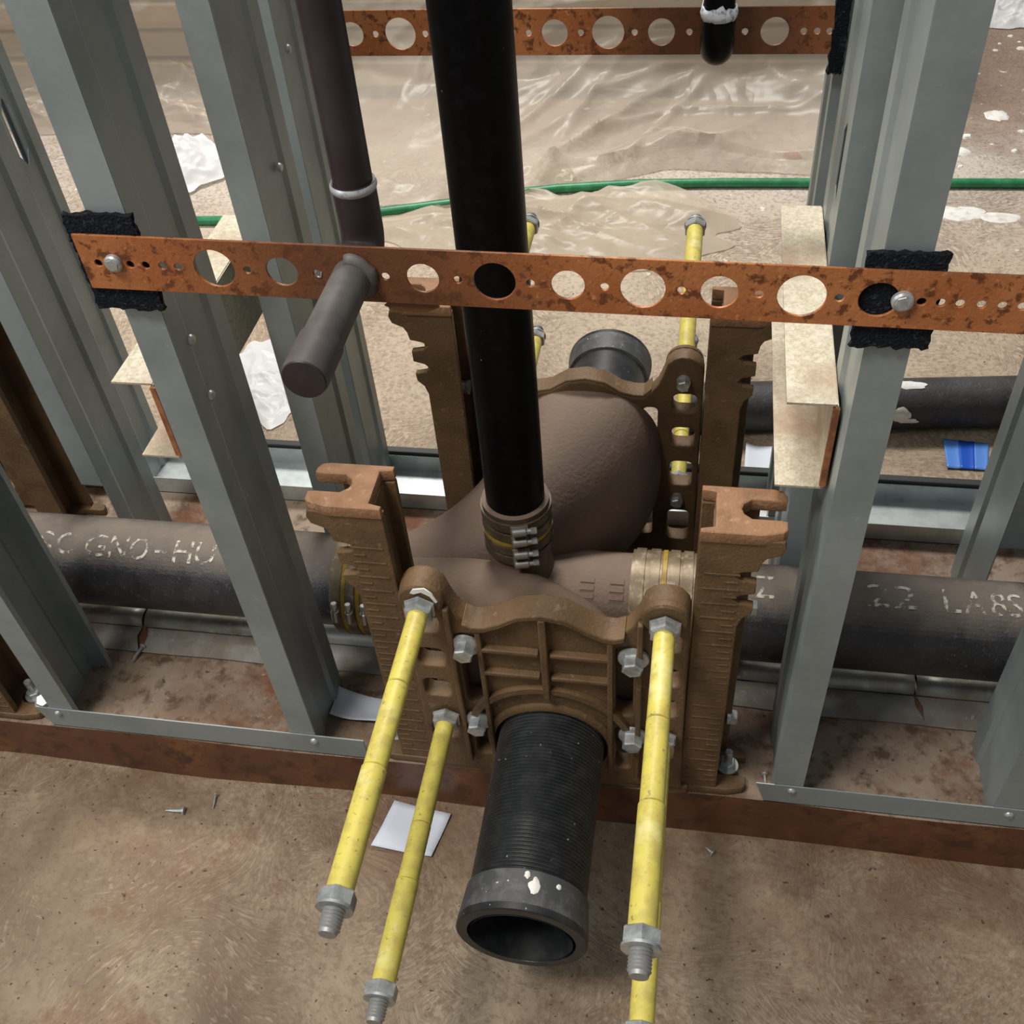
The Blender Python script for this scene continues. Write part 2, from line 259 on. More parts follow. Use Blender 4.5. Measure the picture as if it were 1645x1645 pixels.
# ------------------------------------------------------------------ helpers
class MB:
    def __init__(s): s.v = []; s.f = []
    def add(s, vs, fs):
        n = len(s.v); s.v += [tuple(v) for v in vs]; s.f += [tuple(i + n for i in f) for f in fs]; return s
    def box(s, x0, x1, y0, y1, z0, z1):
        return s.add([(x0, y0, z0), (x1, y0, z0), (x1, y1, z0), (x0, y1, z0), (x0, y0, z1), (x1, y0, z1), (x1, y1, z1), (x0, y1, z1)],
                     [(0, 3, 2, 1), (4, 5, 6, 7), (0, 1, 5, 4), (1, 2, 6, 5), (2, 3, 7, 6), (3, 0, 4, 7)])
    def bar(s, p, q, w, h, up=(0, 0, 1)):
        p = Vector(p); q = Vector(q); d = (q - p).normalized(); u = Vector(up); a = d.cross(u).normalized() * w / 2; b = a.cross(d).normalized() * h / 2
        vs = [p - a - b, p + a - b, p + a + b, p - a + b, q - a - b, q + a - b, q + a + b, q - a + b]
        return s.add(vs, [(0, 1, 2, 3), (7, 6, 5, 4), (0, 4, 5, 1), (1, 5, 6, 2), (2, 6, 7, 3), (3, 7, 4, 0)])
    def prism(s, poly, o, ex, ey, ez, depth):
        """convex or simple polygon in the ex/ey plane, extruded depth along ez"""
        o, ex, ey, ez = map(Vector, (o, ex, ey, ez)); n = len(poly)
        vs = [o + ex * a + ey * b for a, b in poly] + [o + ex * a + ey * b + ez * depth for a, b in poly]
        fs = [tuple(range(n))[::-1], tuple(range(n, 2 * n))] + [(i, (i + 1) % n, n + (i + 1) % n, n + i) for i in range(n)]
        return s.add(vs, fs)
    def lathe(s, prof, o, ax, seg=32, rot=0.0, close0=True, close1=True):
        """prof: (distance along axis, radius)"""
        o = Vector(o); ax = Vector(ax).normalized(); h = Vector((0, 0, 1)) if abs(ax.z) < 0.9 else Vector((1, 0, 0))
        a = ax.cross(h).normalized(); b = ax.cross(a).normalized(); n = len(s.v)
        for t, r in prof:
            for k in range(seg):
                q = rot + 2 * PI * k / seg
                s.v.append(tuple(o + ax * t + (a * math.cos(q) + b * math.sin(q)) * r))
        for i in range(len(prof) - 1):
            for k in range(seg):
                k2 = (k + 1) % seg
                s.f.append((n + i * seg + k, n + i * seg + k2, n + (i + 1) * seg + k2, n + (i + 1) * seg + k))
        if close0: s.f.append(tuple(n + k for k in range(seg))[::-1])
        if close1: s.f.append(tuple(n + (len(prof) - 1) * seg + k for k in range(seg)))
        return s
    def tube(s, path, r, seg=16, caps=True):
        P = [Vector(p) for p in path]; n = len(s.v); rs = r if isinstance(r, (list, tuple)) else [r] * len(P)
        t0 = (P[1] - P[0]).normalized(); h = Vector((0, 0, 1)) if abs(t0.z) < 0.9 else Vector((1, 0, 0)); a = t0.cross(h).normalized()
        for i, p in enumerate(P):
            t = (P[min(i + 1, len(P) - 1)] - P[max(i - 1, 0)]).normalized(); a = (a - t * a.dot(t)).normalized(); b = t.cross(a)
            for k in range(seg):
                q = 2 * PI * k / seg; s.v.append(tuple(p + (a * math.cos(q) + b * math.sin(q)) * rs[i]))
        for i in range(len(P) - 1):
            for k in range(seg):
                k2 = (k + 1) % seg
                s.f.append((n + i * seg + k, n + i * seg + k2, n + (i + 1) * seg + k2, n + (i + 1) * seg + k))
        if caps:
            s.f.append(tuple(n + k for k in range(seg))[::-1]); s.f.append(tuple(n + (len(P) - 1) * seg + k for k in range(seg)))
        return s
    def build(s, name, m, parent=None, smooth=35, bevel=0.0, solid=0.0):
        me = bpy.data.meshes.new(name); me.from_pydata(s.v, [], s.f)
        bm = bmesh.new(); bm.from_mesh(me); bmesh.ops.recalc_face_normals(bm, faces=bm.faces); bm.to_mesh(me); bm.free()
        return finish(name, me, m, parent, smooth, bevel, solid)

def finish(name, me, m, parent=None, smooth=35, bevel=0.0, solid=0.0):
    o = bpy.data.objects.new(name, me); COL.objects.link(o)
    me.materials.append(M[m] if isinstance(m, str) else m)
    if smooth:
        for p in me.polygons: p.use_smooth = True
        me.set_sharp_from_angle(angle=math.radians(smooth))
    if solid:
        md = o.modifiers.new('sheet', 'SOLIDIFY'); md.thickness = solid; md.offset = 0
    if bevel:
        md = o.modifiers.new('edge', 'BEVEL'); md.width = bevel; md.segments = 2; md.limit_method = 'ANGLE'; md.angle_limit = math.radians(40)
    if parent:
        o.parent = parent; o.matrix_parent_inverse = Matrix.Translation(-Vector(parent.location))
    return o

def tag(o, label=None, cat=None, group=None, kind=None):
    if label: o['label'] = label
    if cat: o['category'] = cat
    if group: o['group'] = group
    if kind: o['kind'] = kind
    return o
def thing(name, label, cat, loc=(0, 0, 0), group=None):
    o = bpy.data.objects.new(name, None); COL.objects.link(o); o.location = loc; o.empty_display_size = 0.05
    return tag(o, label, cat, group)

def plate(name, outer, holes, y0, y1, m, parent=None, bevel=0.0015, frame=None, smooth=30):
    """flat shape in the x/z plane with holes, from depth y0 to y1; frame = (origin, ex, ey, ez) for other planes"""
    cu = bpy.data.curves.new(name, 'CURVE'); cu.dimensions = '2D'; cu.fill_mode = 'BOTH'
    th = abs(y1 - y0); cu.extrude = max(th / 2 - bevel, 1e-5); cu.bevel_depth = bevel; cu.bevel_resolution = 1; cu.offset = -bevel
    def signed(p): return sum(p[i][0] * p[(i + 1) % len(p)][1] - p[(i + 1) % len(p)][0] * p[i][1] for i in range(len(p)))
    for k, pts in enumerate([outer] + list(holes)):
        if (signed(pts) < 0) == (k == 0): pts = pts[::-1]
        sp = cu.splines.new('POLY'); sp.points.add(len(pts) - 1); sp.use_cyclic_u = True
        for p, (a, b) in zip(sp.points, pts): p.co = (a, b, 0, 1)
    t = bpy.data.objects.new('tmp', cu); COL.objects.link(t)
    dg = bpy.context.evaluated_depsgraph_get(); me = bpy.data.meshes.new_from_object(t.evaluated_get(dg))
    bpy.data.objects.remove(t); bpy.data.curves.remove(cu); me.name = name
    if frame is None: o, ex, ey, ez = Vector((0, (y0 + y1) / 2, 0)), Vector((1, 0, 0)), Vector((0, 0, 1)), Vector((0, -1, 0))
    else: o, ex, ey, ez = map(Vector, frame)
    me.transform(Matrix(((ex.x, ey.x, ez.x, o.x), (ex.y, ey.y, ez.y, o.y), (ex.z, ey.z, ez.z, o.z), (0, 0, 0, 1))))
    me.materials.clear()
    return finish(name, me, m, parent, smooth)

def circ(cx, cz, r, n=28, rz=None): return [(cx + r * math.cos(2 * PI * k / n), cz + (rz or r) * math.sin(2 * PI * k / n)) for k in range(n)]
def rrect(x0, x1, z0, z1, r, n=4):
    p = []
    for cx, cz, a0 in ((x1 - r, z0 + r, -90), (x1 - r, z1 - r, 0), (x0 + r, z1 - r, 90), (x0 + r, z0 + r, 180)):
        for k in range(n + 1):
            a = math.radians(a0 + 90 * k / n); p.append((cx + r * math.cos(a), cz + r * math.sin(a)))
    return p
def arcp(cx, cz, r, a0, a1, n=8): return [(cx + r * math.cos(math.radians(a0 + (a1 - a0) * k / n)), cz + r * math.sin(math.radians(a0 + (a1 - a0) * k / n))) for k in range(n + 1)]

def hexbolt(parent, pos, ax, r=0.0115, h=0.012, washer=0.0155, name='bolt', shank=0.0, m='zinc'):
    """flange-head hex bolt: parts washer face, head and optional threaded shank"""
    p = Vector(pos); ax = Vector(ax).normalized(); b = MB()
    b.lathe([(0, washer), (0.0028, washer * 0.97), (0.0042, r * 1.02)], p, ax, 24)
    b.lathe([(0.004, r), (h - 0.0015, r), (h, r * 0.86)], p, ax, 6, rot=0.3)
    if shank: b.lathe([(h - 0.001, r * 0.5), (h + shank - 0.001, r * 0.5), (h + shank, r * 0.4)], p, ax, 14)
    return b.build(name, m, parent, 30)

# ------------------------------------------------------------------ the setting: slab, curb
ZF = -0.075
b = MB(); b.add([(-6, -3, ZF), (6, -3, ZF), (6, 9, ZF), (-6, 9, ZF), (-6, -3, ZF - 0.1), (6, -3, ZF - 0.1), (6, 9, ZF - 0.1), (-6, 9, ZF - 0.1)],
      [(0, 1, 2, 3), (7, 6, 5, 4), (0, 4, 5, 1), (1, 5, 6, 2), (2, 6, 7, 3), (3, 7, 4, 0)])
tag(b.build('floor', 'floor', None, 0), 'brushed tan concrete floor slab with rust stains', None, None, 'structure')
# curb, a long low slab with slightly wavering front edge
b = MB(); n = 90; top = []; bot = []
for k in range(n + 1):
    x = -3 + 6 * k / n; w = 0.004 * noise.noise((x * 5, 0, 0)); w2 = 0.006 * noise.noise((x * 4, 3, 0))
    top.append((x, 0.664 + w, 0.0)); bot.append((x, 0.657 + w2, ZF))
V = top + bot + [(x, 1.203, 0.0) for x, _, _ in top] + [(x, 1.205, ZF) for x, _, _ in top]
F = []
q = n + 1
for k in range(n): F += [(k, k + 1, q + k + 1, q + k), (2 * q + k, 2 * q + k + 1, k + 1, k), (3 * q + k, 3 * q + k + 1, 2 * q + k + 1, 2 * q + k)]
b.add(V, F)
cb = b.build('trim_1', 'curb', None, 30)
cb.data.materials.append(M['curb_top'])
for p in cb.data.polygons:
    if p.normal.z > 0.7: p.material_index = 1
tag(cb, 'low rust-stained concrete curb under the steel framing', None, None, 'structure')

# ------------------------------------------------------------------ steel framing
def stud(name, label, xw, d, y0, y1, z0=0.0, z1=2.5, fl=0.032, slots=(), cut=None, lip=0.007, group=None, mt='galv', screws=(), emb=0.0035):
    """C-shaped steel stud: web plane x = xw, flanges pointing along d; slots = heights of web punch-outs; cut = height where the front flange was snipped off"""
    root = thing(name, label, 'stud', (xw, y0, z0), group)
    D = y1 - y0; a = D * 0.24; e = D * 0.31; hs = D * 0.14; mid = (y0 + y1) / 2
    prof = [(xw + d * fl, y0 + lip), (xw + d * fl, y0), (xw, y0), (xw, y0 + a), (xw + d * emb, y0 + e), (xw + d * emb, mid - hs), (xw + d * emb, mid + hs), (xw + d * emb, y1 - e), (xw, y1 - a), (xw, y1), (xw + d * fl, y1), (xw + d * fl, y1 - lip)]
    zs = [z0, z1]
    for s in slots: zs += [s - 0.045, s - 0.028, s + 0.028, s + 0.045]
    zs = sorted(set(zs))
    def panel(pname, idx, lo=z0):
        m = MB(); np_ = len(idx)
        zz = [max(z, lo) for z in zs if z >= lo or z == zs[0]]
        zz = sorted(set(zz))
        for z in zz: m.v += [(prof[i][0], prof[i][1], z) for i in idx]
        for j in range(len(zz) - 1):
            for i in range(np_ - 1):
                if pname == 'web' and idx[i] == 5 and any(abs((zz[j] + zz[j + 1]) / 2 - s) < 0.046 for s in slots):
                    s0 = min(slots, key=lambda s: abs((zz[j] + zz[j + 1]) / 2 - s)); zm = (zz[j] + zz[j + 1]) / 2
                    if abs(zm - s0) > 0.028:      # tapered end of the punch-out
                        A, B, Cc, Dd = j * np_ + i, j * np_ + i + 1, (j + 1) * np_ + i + 1, (j + 1) * np_ + i
                        t = len(m.v); ztip = zz[j] if zm < s0 else zz[j + 1]; m.v.append((prof[5][0], mid, ztip))
                        m.f += ([(A, t, Dd), (t, B, Cc)] if zm < s0 else [(A, t, Dd), (B, Cc, t)])
                    continue
                m.f.append((j * np_ + i, j * np_ + i + 1, (j + 1) * np_ + i + 1, (j + 1) * np_ + i))
        return m.build(pname, mt, root, 0, 0, 0.0012)
    panel('web', list(range(2, 10)))
    panel('front_flange', [0, 1, 2], cut or z0)
    panel('rear_flange', [9, 10, 11])
    for (y, z) in screws:
        m = MB(); m.lathe([(0, 0.0052), (0.001, 0.0052), (0.003, 0.0038), (0.0034, 0.001)], (xw - d * 0.0005, y, z), (-d, 0, 0), 14); m.build('screw', 'zinc', root)
    return root

G1 = 'studs of the near wall frame'; G2 = 'studs of the middle frame row'; G3 = 'studs of the far wall frame'
stud('steel_stud', 'near galvanised stud at the left edge, open side showing, by the track end', -0.798, 1, 0.668, 0.765, fl=0.033, group=G1)
stud('steel_stud', 'near galvanised stud behind the bright left end of the front copper strap', -0.435, -1, 0.668, 0.768, slots=(1.2,), group=G1, screws=((0.695, 0.623), (0.696, 0.56)))
stud('steel_stud', 'near blue-grey galvanised stud behind the right felt pad of the front strap', 0.125, 1, 0.668, 0.775, slots=(1.25,), group=G1)
stud('steel_stud', 'near galvanised stud at the right edge, standing in the right floor track', 0.366, 1, 0.668, 0.775, group=G1)
stud('steel_stud', 'galvanised stud on the left whose front flange is snipped off short', -0.787, -1, 0.93, 1.037, cut=0.19, group=G2)
stud('steel_stud', 'galvanised stud left of the dark copper riser, nearer of the pair', -0.449, -1, 0.93, 1.035, group=G2, screws=((0.992, 0.630),))
stud('steel_stud', 'galvanised stud behind the short channel on the right, with a slot in its web', 0.125, 1, 0.93, 1.05, slots=(0.64, 1.25), group=G2)
stud('steel_stud', 'galvanised stud at far right whose front flange stops above the floor', 0.375, 1, 0.93, 1.055, cut=0.186, group=G2)
stud('steel_stud', 'dark shaded galvanised stud set back between the two right-hand studs', 0.146, 1, 0.79, 0.905, 0.22, group=G2)
stud('steel_stud', 'far left galvanised stud with a pale slot punched through its web', -0.857, -1, 1.112, 1.19, slots=(0.59,), group=G3)
stud('steel_stud', 'far galvanised stud touching the dark copper riser, with screw tips in its web', -0.470, -1, 1.112, 1.19, group=G3, screws=((1.136, 0.697),))
stud('steel_stud', 'far galvanised stud holding the right end of the back copper strap', 0.122, 1, 1.112, 1.19, slots=(0.60,), group=G3)

def track(name, label, x0, x1, y0, y1, h, mt='galv', screws=(), z=0.0, group=None, notch=True, web_dusty=False):
    root = thing(name, label, 'track', (x0, y0, z), group)
    t = 0.0015
    MB().box(x0, x1, y0, y1, z, z + t).build('web', 'curb_top' if web_dusty else mt, root, 0)
    m = MB(); k = 0.012 if notch else 0
    m.prism([(x0, z), (x1, z), (x1, z + h), (x0 - k, z + h)], (0, y0, 0), (1, 0, 0), (0, 0, 1), (0, 1, 0), t); m.build('front_lip', mt, root, 0)
    if not web_dusty: MB().box(x0, x1, y1 - t, y1, z, z + h).build('rear_lip', mt, root, 0)
    for (x, zz) in screws:
        q = MB(); q.lathe([(0, 0.0055), (0.0012, 0.005), (0.003, 0.003)], (x, y0, zz), (0, -1, 0), 12); q.build('screw', 'zinc', root)
    return root
track('floor_track', 'left galvanised floor track along the curb edge', -0.806, -0.372, 0.6655, 0.772, 0.040, 'galv', [(-0.788, 0.030), (-0.438, 0.028)], web_dusty=True)
track('floor_track', 'right galvanised floor track along the curb edge', 0.116, 0.80, 0.6655, 0.779, 0.038, 'galv', [(0.145, 0.028), (0.385, 0.026)], web_dusty=True)
track('floor_track', 'left floor track behind the black waste pipe', -1.2, -0.40, 0.925, 1.005, 0.026, 'galv_dirty', notch=False)
track('floor_track', 'right floor track behind the black waste pipe', 0.11, 0.9, 0.925, 1.005, 0.026, 'galv_dirty', notch=False)
track('floor_track', 'bright far floor track running across behind the carrier', -1.3, 1.0, 1.109, 1.195, 0.032, 'bright', notch=False)
tag(MB().box(-1.3, 1.0, 1.196, 1.209, -0.02, 0.038).build('shadow_gap_strip', 'dark', None, 0, 0.002), 'black sealant strip along the back of the far floor track', 'shadow')  # black strip standing in for the shaded gap past the far track

# folded metal strips lying behind the near tracks: rolled edge and flat torn skirt
def fold_strip(label, x0, x1, skirt):
    root = thing('folded_metal_strip', label, 'metal strip', ((x0 + x1) / 2, 0.84, 0.0), 'folded metal strips below the waste pipe')
    n = 14; prof = []
    for k in range(11):
        a = math.radians(-10 + 200 * k / 10); prof.append((0.852 + 0.016 * math.cos(a), 0.003 + 0.014 * math.sin(a)))
    m = MB()
    for i in range(n + 1):
        x = x0 + (x1 - x0) * i / n; w = 0.002 * noise.noise((x * 9, 1, 0))
        m.v += [(x, y + w, max(z + w, 0.001)) for y, z in prof]
    q = len(prof)
    for i in range(n):
        for j in range(q - 1): m.f.append((i * q + j, i * q + j + 1, (i + 1) * q + j + 1, (i + 1) * q + j))
    m.build('rolled_edge', 'galv_dirty', root, 60, 0, 0.002)
    m = MB()
    for i in range(n + 1):
        x = x0 + skirt[0] + (x1 + skirt[1] - x0 - skirt[0]) * i / n; w = 0.006 * noise.noise((x * 7, 5, 0))
        m.v += [(x - 0.006 * (i == 0), 0.834, 0.003), (x, 0.818, 0.0045), (x + 0.012 * (i == n), 0.792 + w, 0.003 + 0.25 * abs(w))]
    for i in range(n):
        for j in range(2): m.f.append((i * 3 + j, i * 3 + j + 1, (i + 1) * 3 + j + 1, (i + 1) * 3 + j))
    m.build('flat_skirt', 'galv_skirt', root, 0, 0, 0.0015)
fold_strip('short folded metal strip below the waste pipe at far left', -1.05, -0.752, (0, 0.0))
fold_strip('long folded metal strip below the waste pipe, left of the carrier', -0.748, -0.36, (0.012, 0))
fold_strip('folded metal strip below the waste pipe beside the right upright', 0.075, 0.303, (0, 0.0))
fold_strip('folded metal strip below the waste pipe at the right edge', 0.306, 0.80, (0.006, 0))

# two short horizontal channels bridging the stud rows
def channel(label, xw, y0, y1, z0, z1, fl, dx=0.0):
    root = thing('bridging_channel', label, 'channel', (xw, y0, z0), 'short channels bridging the stud rows')
    t = 0.0022
    def quad(nm, pts, mt='galv_old'):
        m = MB(); m.add(pts, [(0, 1, 2, 3)]); return m.build(nm, mt, root, 0, 0, t)
    x1 = xw + dx
    quad('web', [(xw, y0, z0), (x1, y1, z0), (x1, y1, z1), (xw, y0, z1)])
    quad('top_flange', [(xw - fl, y0, z1), (xw, y0, z1), (x1, y1, z1), (x1 - fl, y1, z1)])
    quad('bottom_flange', [(xw - fl, y0, z0), (xw, y0, z0), (x1, y1, z0), (x1 - fl, y1, z0)])
    MB().box(xw - 0.003, xw + 0.0025, y0 - 0.002, y0 + 0.003, z0 + 0.004, z1 - 0.003).build('rusted_edge', 'rust_edge', root, 0)
channel('speckled old channel screwed between studs on the left', -0.506, 0.72, 1.03, 0.455, 0.549, 0.042)
channel('speckled old channel screwed beside the right blue-grey stud', 0.1225, 0.72, 1.05, 0.466, 0.563, 0.042)

# ------------------------------------------------------------------ copper straps and felt pads
def strap(label, y, za_, zb, x0, x1, big, small, mt='strap', xend=None):
    """za_/zb: (top, bottom) height at x0 and x1"""
    def top(x): f = (x - x0) / (x1 - x0); return za_[0] + (zb[0] - za_[0]) * f, za_[1] + (zb[1] - za_[1]) * f
    root = thing('pipe_strap', label, 'strap', (x0, y, za_[1]), 'punched copper pipe straps')
    outer = [(x0, za_[1]), (x1, zb[1]), (x1, zb[0]), (x0, za_[0])]
    holes = []
    for x, r in big: t, c = top(x); holes.append(circ(x, (t + c) / 2 - 0.0005, r))
    for x in small: t, c = top(x); holes.append(circ(x, (t + c) / 2 - 0.0005, 0.0033, 12))
    plate('perforated_band', outer, holes, y - 0.0012, y + 0.0012, mt, root, 0.0003, smooth=0)
    return root, top
sm1 = [-0.468, -0.441, -0.428, -0.414, -0.401, -0.344, -0.288, -0.234, -0.178, -0.123, -0.068, -0.012, 0.043, 0.099, 0.155, 0.168, 0.181, 0.195, 0.209, 0.222, 0.236, 0.25]
bg1 = [(-0.371, 0.0165), (-0.316, 0.0125), (-0.205, 0.0125), (-0.150, 0.0160), (-0.095, 0.0125), (-0.040, 0.0165), (0.015, 0.0135), (0.073, 0.0172), (0.126, 0.0140)]
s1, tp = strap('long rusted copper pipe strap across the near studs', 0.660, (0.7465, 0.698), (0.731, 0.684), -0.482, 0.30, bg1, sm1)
hexbolt(s1, (-0.454, 0.6588, 0.7225), (0, -1, 0), 0.0058, 0.005, 0.0075, 'screw')
hexbolt(s1, (0.142, 0.6588, 0.7105), (0, -1, 0), 0.0062, 0.005, 0.0080, 'screw')
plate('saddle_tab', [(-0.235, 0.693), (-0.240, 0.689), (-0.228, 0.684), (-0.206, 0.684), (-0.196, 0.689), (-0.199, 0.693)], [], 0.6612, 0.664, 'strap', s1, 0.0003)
bg2 = [(-0.380, 0.0125), (-0.327, 0.0165), (-0.218, 0.0135), (-0.163, 0.0135), (-0.108, 0.0165), (-0.054, 0.0135), (0.058, 0.0138)]
sm2 = [-0.354, -0.300, -0.245, -0.190, -0.136, -0.081, -0.026, 0.029, 0.086, 0.099, 0.111]
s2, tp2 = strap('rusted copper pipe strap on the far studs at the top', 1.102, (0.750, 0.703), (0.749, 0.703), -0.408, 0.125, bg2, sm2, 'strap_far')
for x, z, sz, lab in ((0, 0, 0, 0),): pass
def text_mesh(txt, size, extrude=0.0, sub=0):
    cu = bpy.data.curves.new('t', 'FONT'); cu.body = txt; cu.size = size; cu.extrude = extrude; cu.space_character = 1.15
    t = bpy.data.objects.new('t', cu); COL.objects.link(t); dg = bpy.context.evaluated_depsgraph_get()
    me = bpy.data.meshes.new_from_object(t.evaluated_get(dg)); bpy.data.objects.remove(t); bpy.data.curves.remove(cu); me.materials.clear()
    if sub:
        bm = bmesh.new(); bm.from_mesh(me); bmesh.ops.triangulate(bm, faces=bm.faces)
        for _ in range(sub):
            es = [e for e in bm.edges if e.calc_length() > size * 0.16]
            if es: bmesh.ops.subdivide_edges(bm, edges=es, cuts=1); bmesh.ops.triangulate(bm, faces=bm.faces)
        bm.to_mesh(me); bm.free()
    return me
me = text_mesh('U', 0.0085, 0.0003)
me.transform(Matrix.Translation((-0.2905, 0.6585, 0.7155)) @ Euler((PI / 2, 0, 0)).to_matrix().to_4x4() @ Euler((0, 0, -0.25)).to_matrix().to_4x4())
finish('stamped_mark', me, 'solder', s1, 0)

def felt(label, x0, x1, y0, y1, z0, z1):
    m = MB(); nx, nz = 16, 24; g = {}
    for j, y in ((0, y0), (1, y1)):
        for a in range(nx + 1):
            for c in range(nz + 1):
                edge = a in (0, nx) or c in (0, nz)
                w = (0.0022 if edge else 0.0008) * noise.noise((a * 1.7, c * 1.3, j * 9 + x0 * 50))
                g[j, a, c] = len(m.v); m.v.append((x0 + (x1 - x0) * a / nx + w, y + w * 0.4, z0 + (z1 - z0) * c / nz + w))
    for j in (0, 1):
        for a in range(nx):
            for c in range(nz): m.f.append((g[j, a, c], g[j, a + 1, c], g[j, a + 1, c + 1], g[j, a, c + 1]))
    for a in range(nx):
        for c in (0, nz): m.f.append((g[0, a, c], g[0, a + 1, c], g[1, a + 1, c], g[1, a, c]))
    for c in range(nz):
        for a in (0, nx): m.f.append((g[0, a, c], g[0, a, c + 1], g[1, a, c + 1], g[1, a, c]))
    tag(m.build('felt_pad', 'felt', None, 40), label, 'felt pad', 'felt pads behind the copper straps')
felt('black felt pad behind the left end of the near strap', -0.486, -0.428, 0.6618, 0.6664, 0.676, 0.762)
felt('black felt pad between the near strap and right stud', 0.113, 0.168, 0.6618, 0.6664, 0.667, 0.746)
felt('black felt pad at the right end of the far strap', 0.114, 0.128, 1.0985, 1.1095, 0.684, 0.80)

# ------------------------------------------------------------------ copper supply risers
def bend(p0, p1, p2, n=10):
    p0, p1, p2 = map(Vector, (p0, p1, p2)); return [tuple(p0 * (1 - t) ** 2 + p1 * 2 * t * (1 - t) + p2 * t * t) for t in [k / n for k in range(n + 1)]]
r = thing('water_supply_riser', 'dark copper supply pipe with capped stub poking through the near strap', 'pipe', (-0.260, 0.70, 0.716))
RX, RY, RZ, RR = -0.260, 0.698, 0.716, 0.0152
MB().tube([(RX, RY, 0.765), (RX, RY, 2.5)], RR, 28).build('riser', 'dark_copper', r)
m = MB(); m.tube([(RX, RY, 0.775), (RX, RY, 0.738)] + bend((RX, RY, 0.738), (RX, RY, RZ), (RX, RY - 0.022, RZ)) + [(RX, RY - 0.030, RZ)], RR * 1.11, 28); m.build('elbow', 'dark_copper', r)
m = MB(); pr = [(k * 0.0011 - 0.003, RR * 1.11 + 0.0012 * math.sin(PI * k / 6)) for k in range(7)]; m.lathe(pr, (RX, RY, 0.771), (0, 0, 1), 40); m.build('solder_ring', 'solder', r)
MB().tube([(RX, 0.675, RZ), (RX, 0.545, RZ)], RR, 28).build('stub', 'grey_copper', r)
MB().lathe([(0, RR * 1.0), (0.0, RR * 1.1), (0.036, RR * 1.1), (0.040, RR * 1.02)], (RX, 0.573, RZ), (0, -1, 0), 32).build('cap', 'grey_copper', r)
MB().lathe([(0, RR * 1.04), (0.0012, RR * 1.0), (0.002, 0.001)], (RX, 0.5335, RZ), (0, -1, 0), 32).build('cap_end', 'dark_copper', r)
m = MB()
for k in range(15):
    a = math.radians(-70 + 170 * k / 14); rr = RR * 1.22 + 0.003 * noise.noise((k * 0.6, 2, 0))
    m.v += [(RX + RR * 0.98 * math.cos(a), 0.652, RZ + RR * 0.98 * math.sin(a)), (RX + rr * math.cos(a), 0.656, RZ + rr * math.sin(a)), (RX + rr * 1.1 * math.cos(a), 0.6582, RZ + rr * 1.1 * math.sin(a))]
for k in range(14):
    for j in range(2): m.f.append((k * 3 + j, k * 3 + j + 1, k * 3 + j + 4, k * 3 + j + 3))
m.build('solder_collar', 'grey_copper', r, 60, 0, 0.0015)
r = thing('water_supply_riser', 'black copper supply elbow with white residue in front of the far strap', 'pipe', (0.002, 1.07, 0.716))
RX, RY, RR = 0.0022, 1.068, 0.0165
MB().tube([(RX, RY, 0.752), (RX, RY, 2.5)], RR * 0.90, 28).build('riser', 'black_pipe', r)
m = MB(); m.tube([(RX, RY, 0.760), (RX, RY, 0.742)] + bend((RX, RY, 0.742), (RX, RY, 0.716), (RX, RY + 0.024, 0.716)) + [(RX, RY + 0.034, 0.716)], RR, 28); m.build('elbow', 'black_pipe', r)
m = MB()
for k in range(33):
    a = 2 * PI * k / 32; up = 0.762 + 0.012 * abs(noise.noise((k * 0.9, 1, 3)))
    m.v += [(RX + RR * 0.99 * math.cos(a), RY + RR * 0.99 * math.sin(a), 0.752 + 0.002 * noise.noise((k * .8, 7, 0))), (RX + RR * 1.07 * math.cos(a), RY + RR * 1.07 * math.sin(a), 0.757), (RX + RR * 0.95 * math.cos(a), RY + RR * 0.95 * math.sin(a), up)]
for k in range(32):
    for j in range(2): m.f.append((k * 3 + j, k * 3 + j + 1, k * 3 + j + 4, k * 3 + j + 3))
m.build('white_residue', 'foam_white', r, 60, 0, 0.001)
MB().tube([(RX, 1.09, 0.716), (RX, 1.30, 0.716)], RR * 0.9, 24).build('stub', 'dark_copper', r)

# ------------------------------------------------------------------ waste pipes, couplings, vent
PY, PZ, PR = 0.855, 0.120, 0.0602
def stencil(ch, x0_, x1_, th_base, h, parent):
    """one stencilled letter wrapped on the pipe; th measured from straight up towards the camera side"""
    me = text_mesh(ch, 1.0, 0, 5); xs = [v.co.x for v in me.vertices]; ys_ = [v.co.y for v in me.vertices]
    ax_, bx = min(xs), max(xs); ay, by = min(ys_), max(ys_)
    if ch == '-': ay, by = -0.1, 0.68
    R = PR + 0.0006
    for v in me.vertices:
        th = math.radians(th_base) - (v.co.y - ay) / (by - ay) * h / R
        v.co = (x0_ + (x1_ - x0_) * (v.co.x - ax_) / (bx - ax_), PY - R * math.sin(th), PZ + R * math.cos(th))
    return finish('stencil_letter', me, 'stencil', parent, 0)
r = thing('waste_pipe', 'black cast iron waste pipe on the left with worn white lettering', 'pipe', (-0.8, PY, PZ))
MB().lathe([(0, PR), (1.5, PR)], (-1.9, PY, PZ), (1, 0, 0), 64).build('barrel', 'iron_pipe', r)
for ch, xa_, xb_ in (('S', -0.843, -0.820), ('C', -0.814, -0.789), ('G', -0.772, -0.744), ('N', -0.738, -0.714), ('O', -0.709, -0.684), ('-', -0.674, -0.658), ('H', -0.648, -0.623), ('U', -0.618, -0.592)):
    stencil(ch, xa_, xb_, 35, 0.031, r)
r = thing('waste_pipe', 'black cast iron waste pipe on the right with worn white lettering', 'pipe', (0.6, PY, PZ))
MB().lathe([(0, PR), (1.8, PR)], (-0.02, PY, PZ), (1, 0, 0), 64).build('barrel', 'iron_pipe', r)
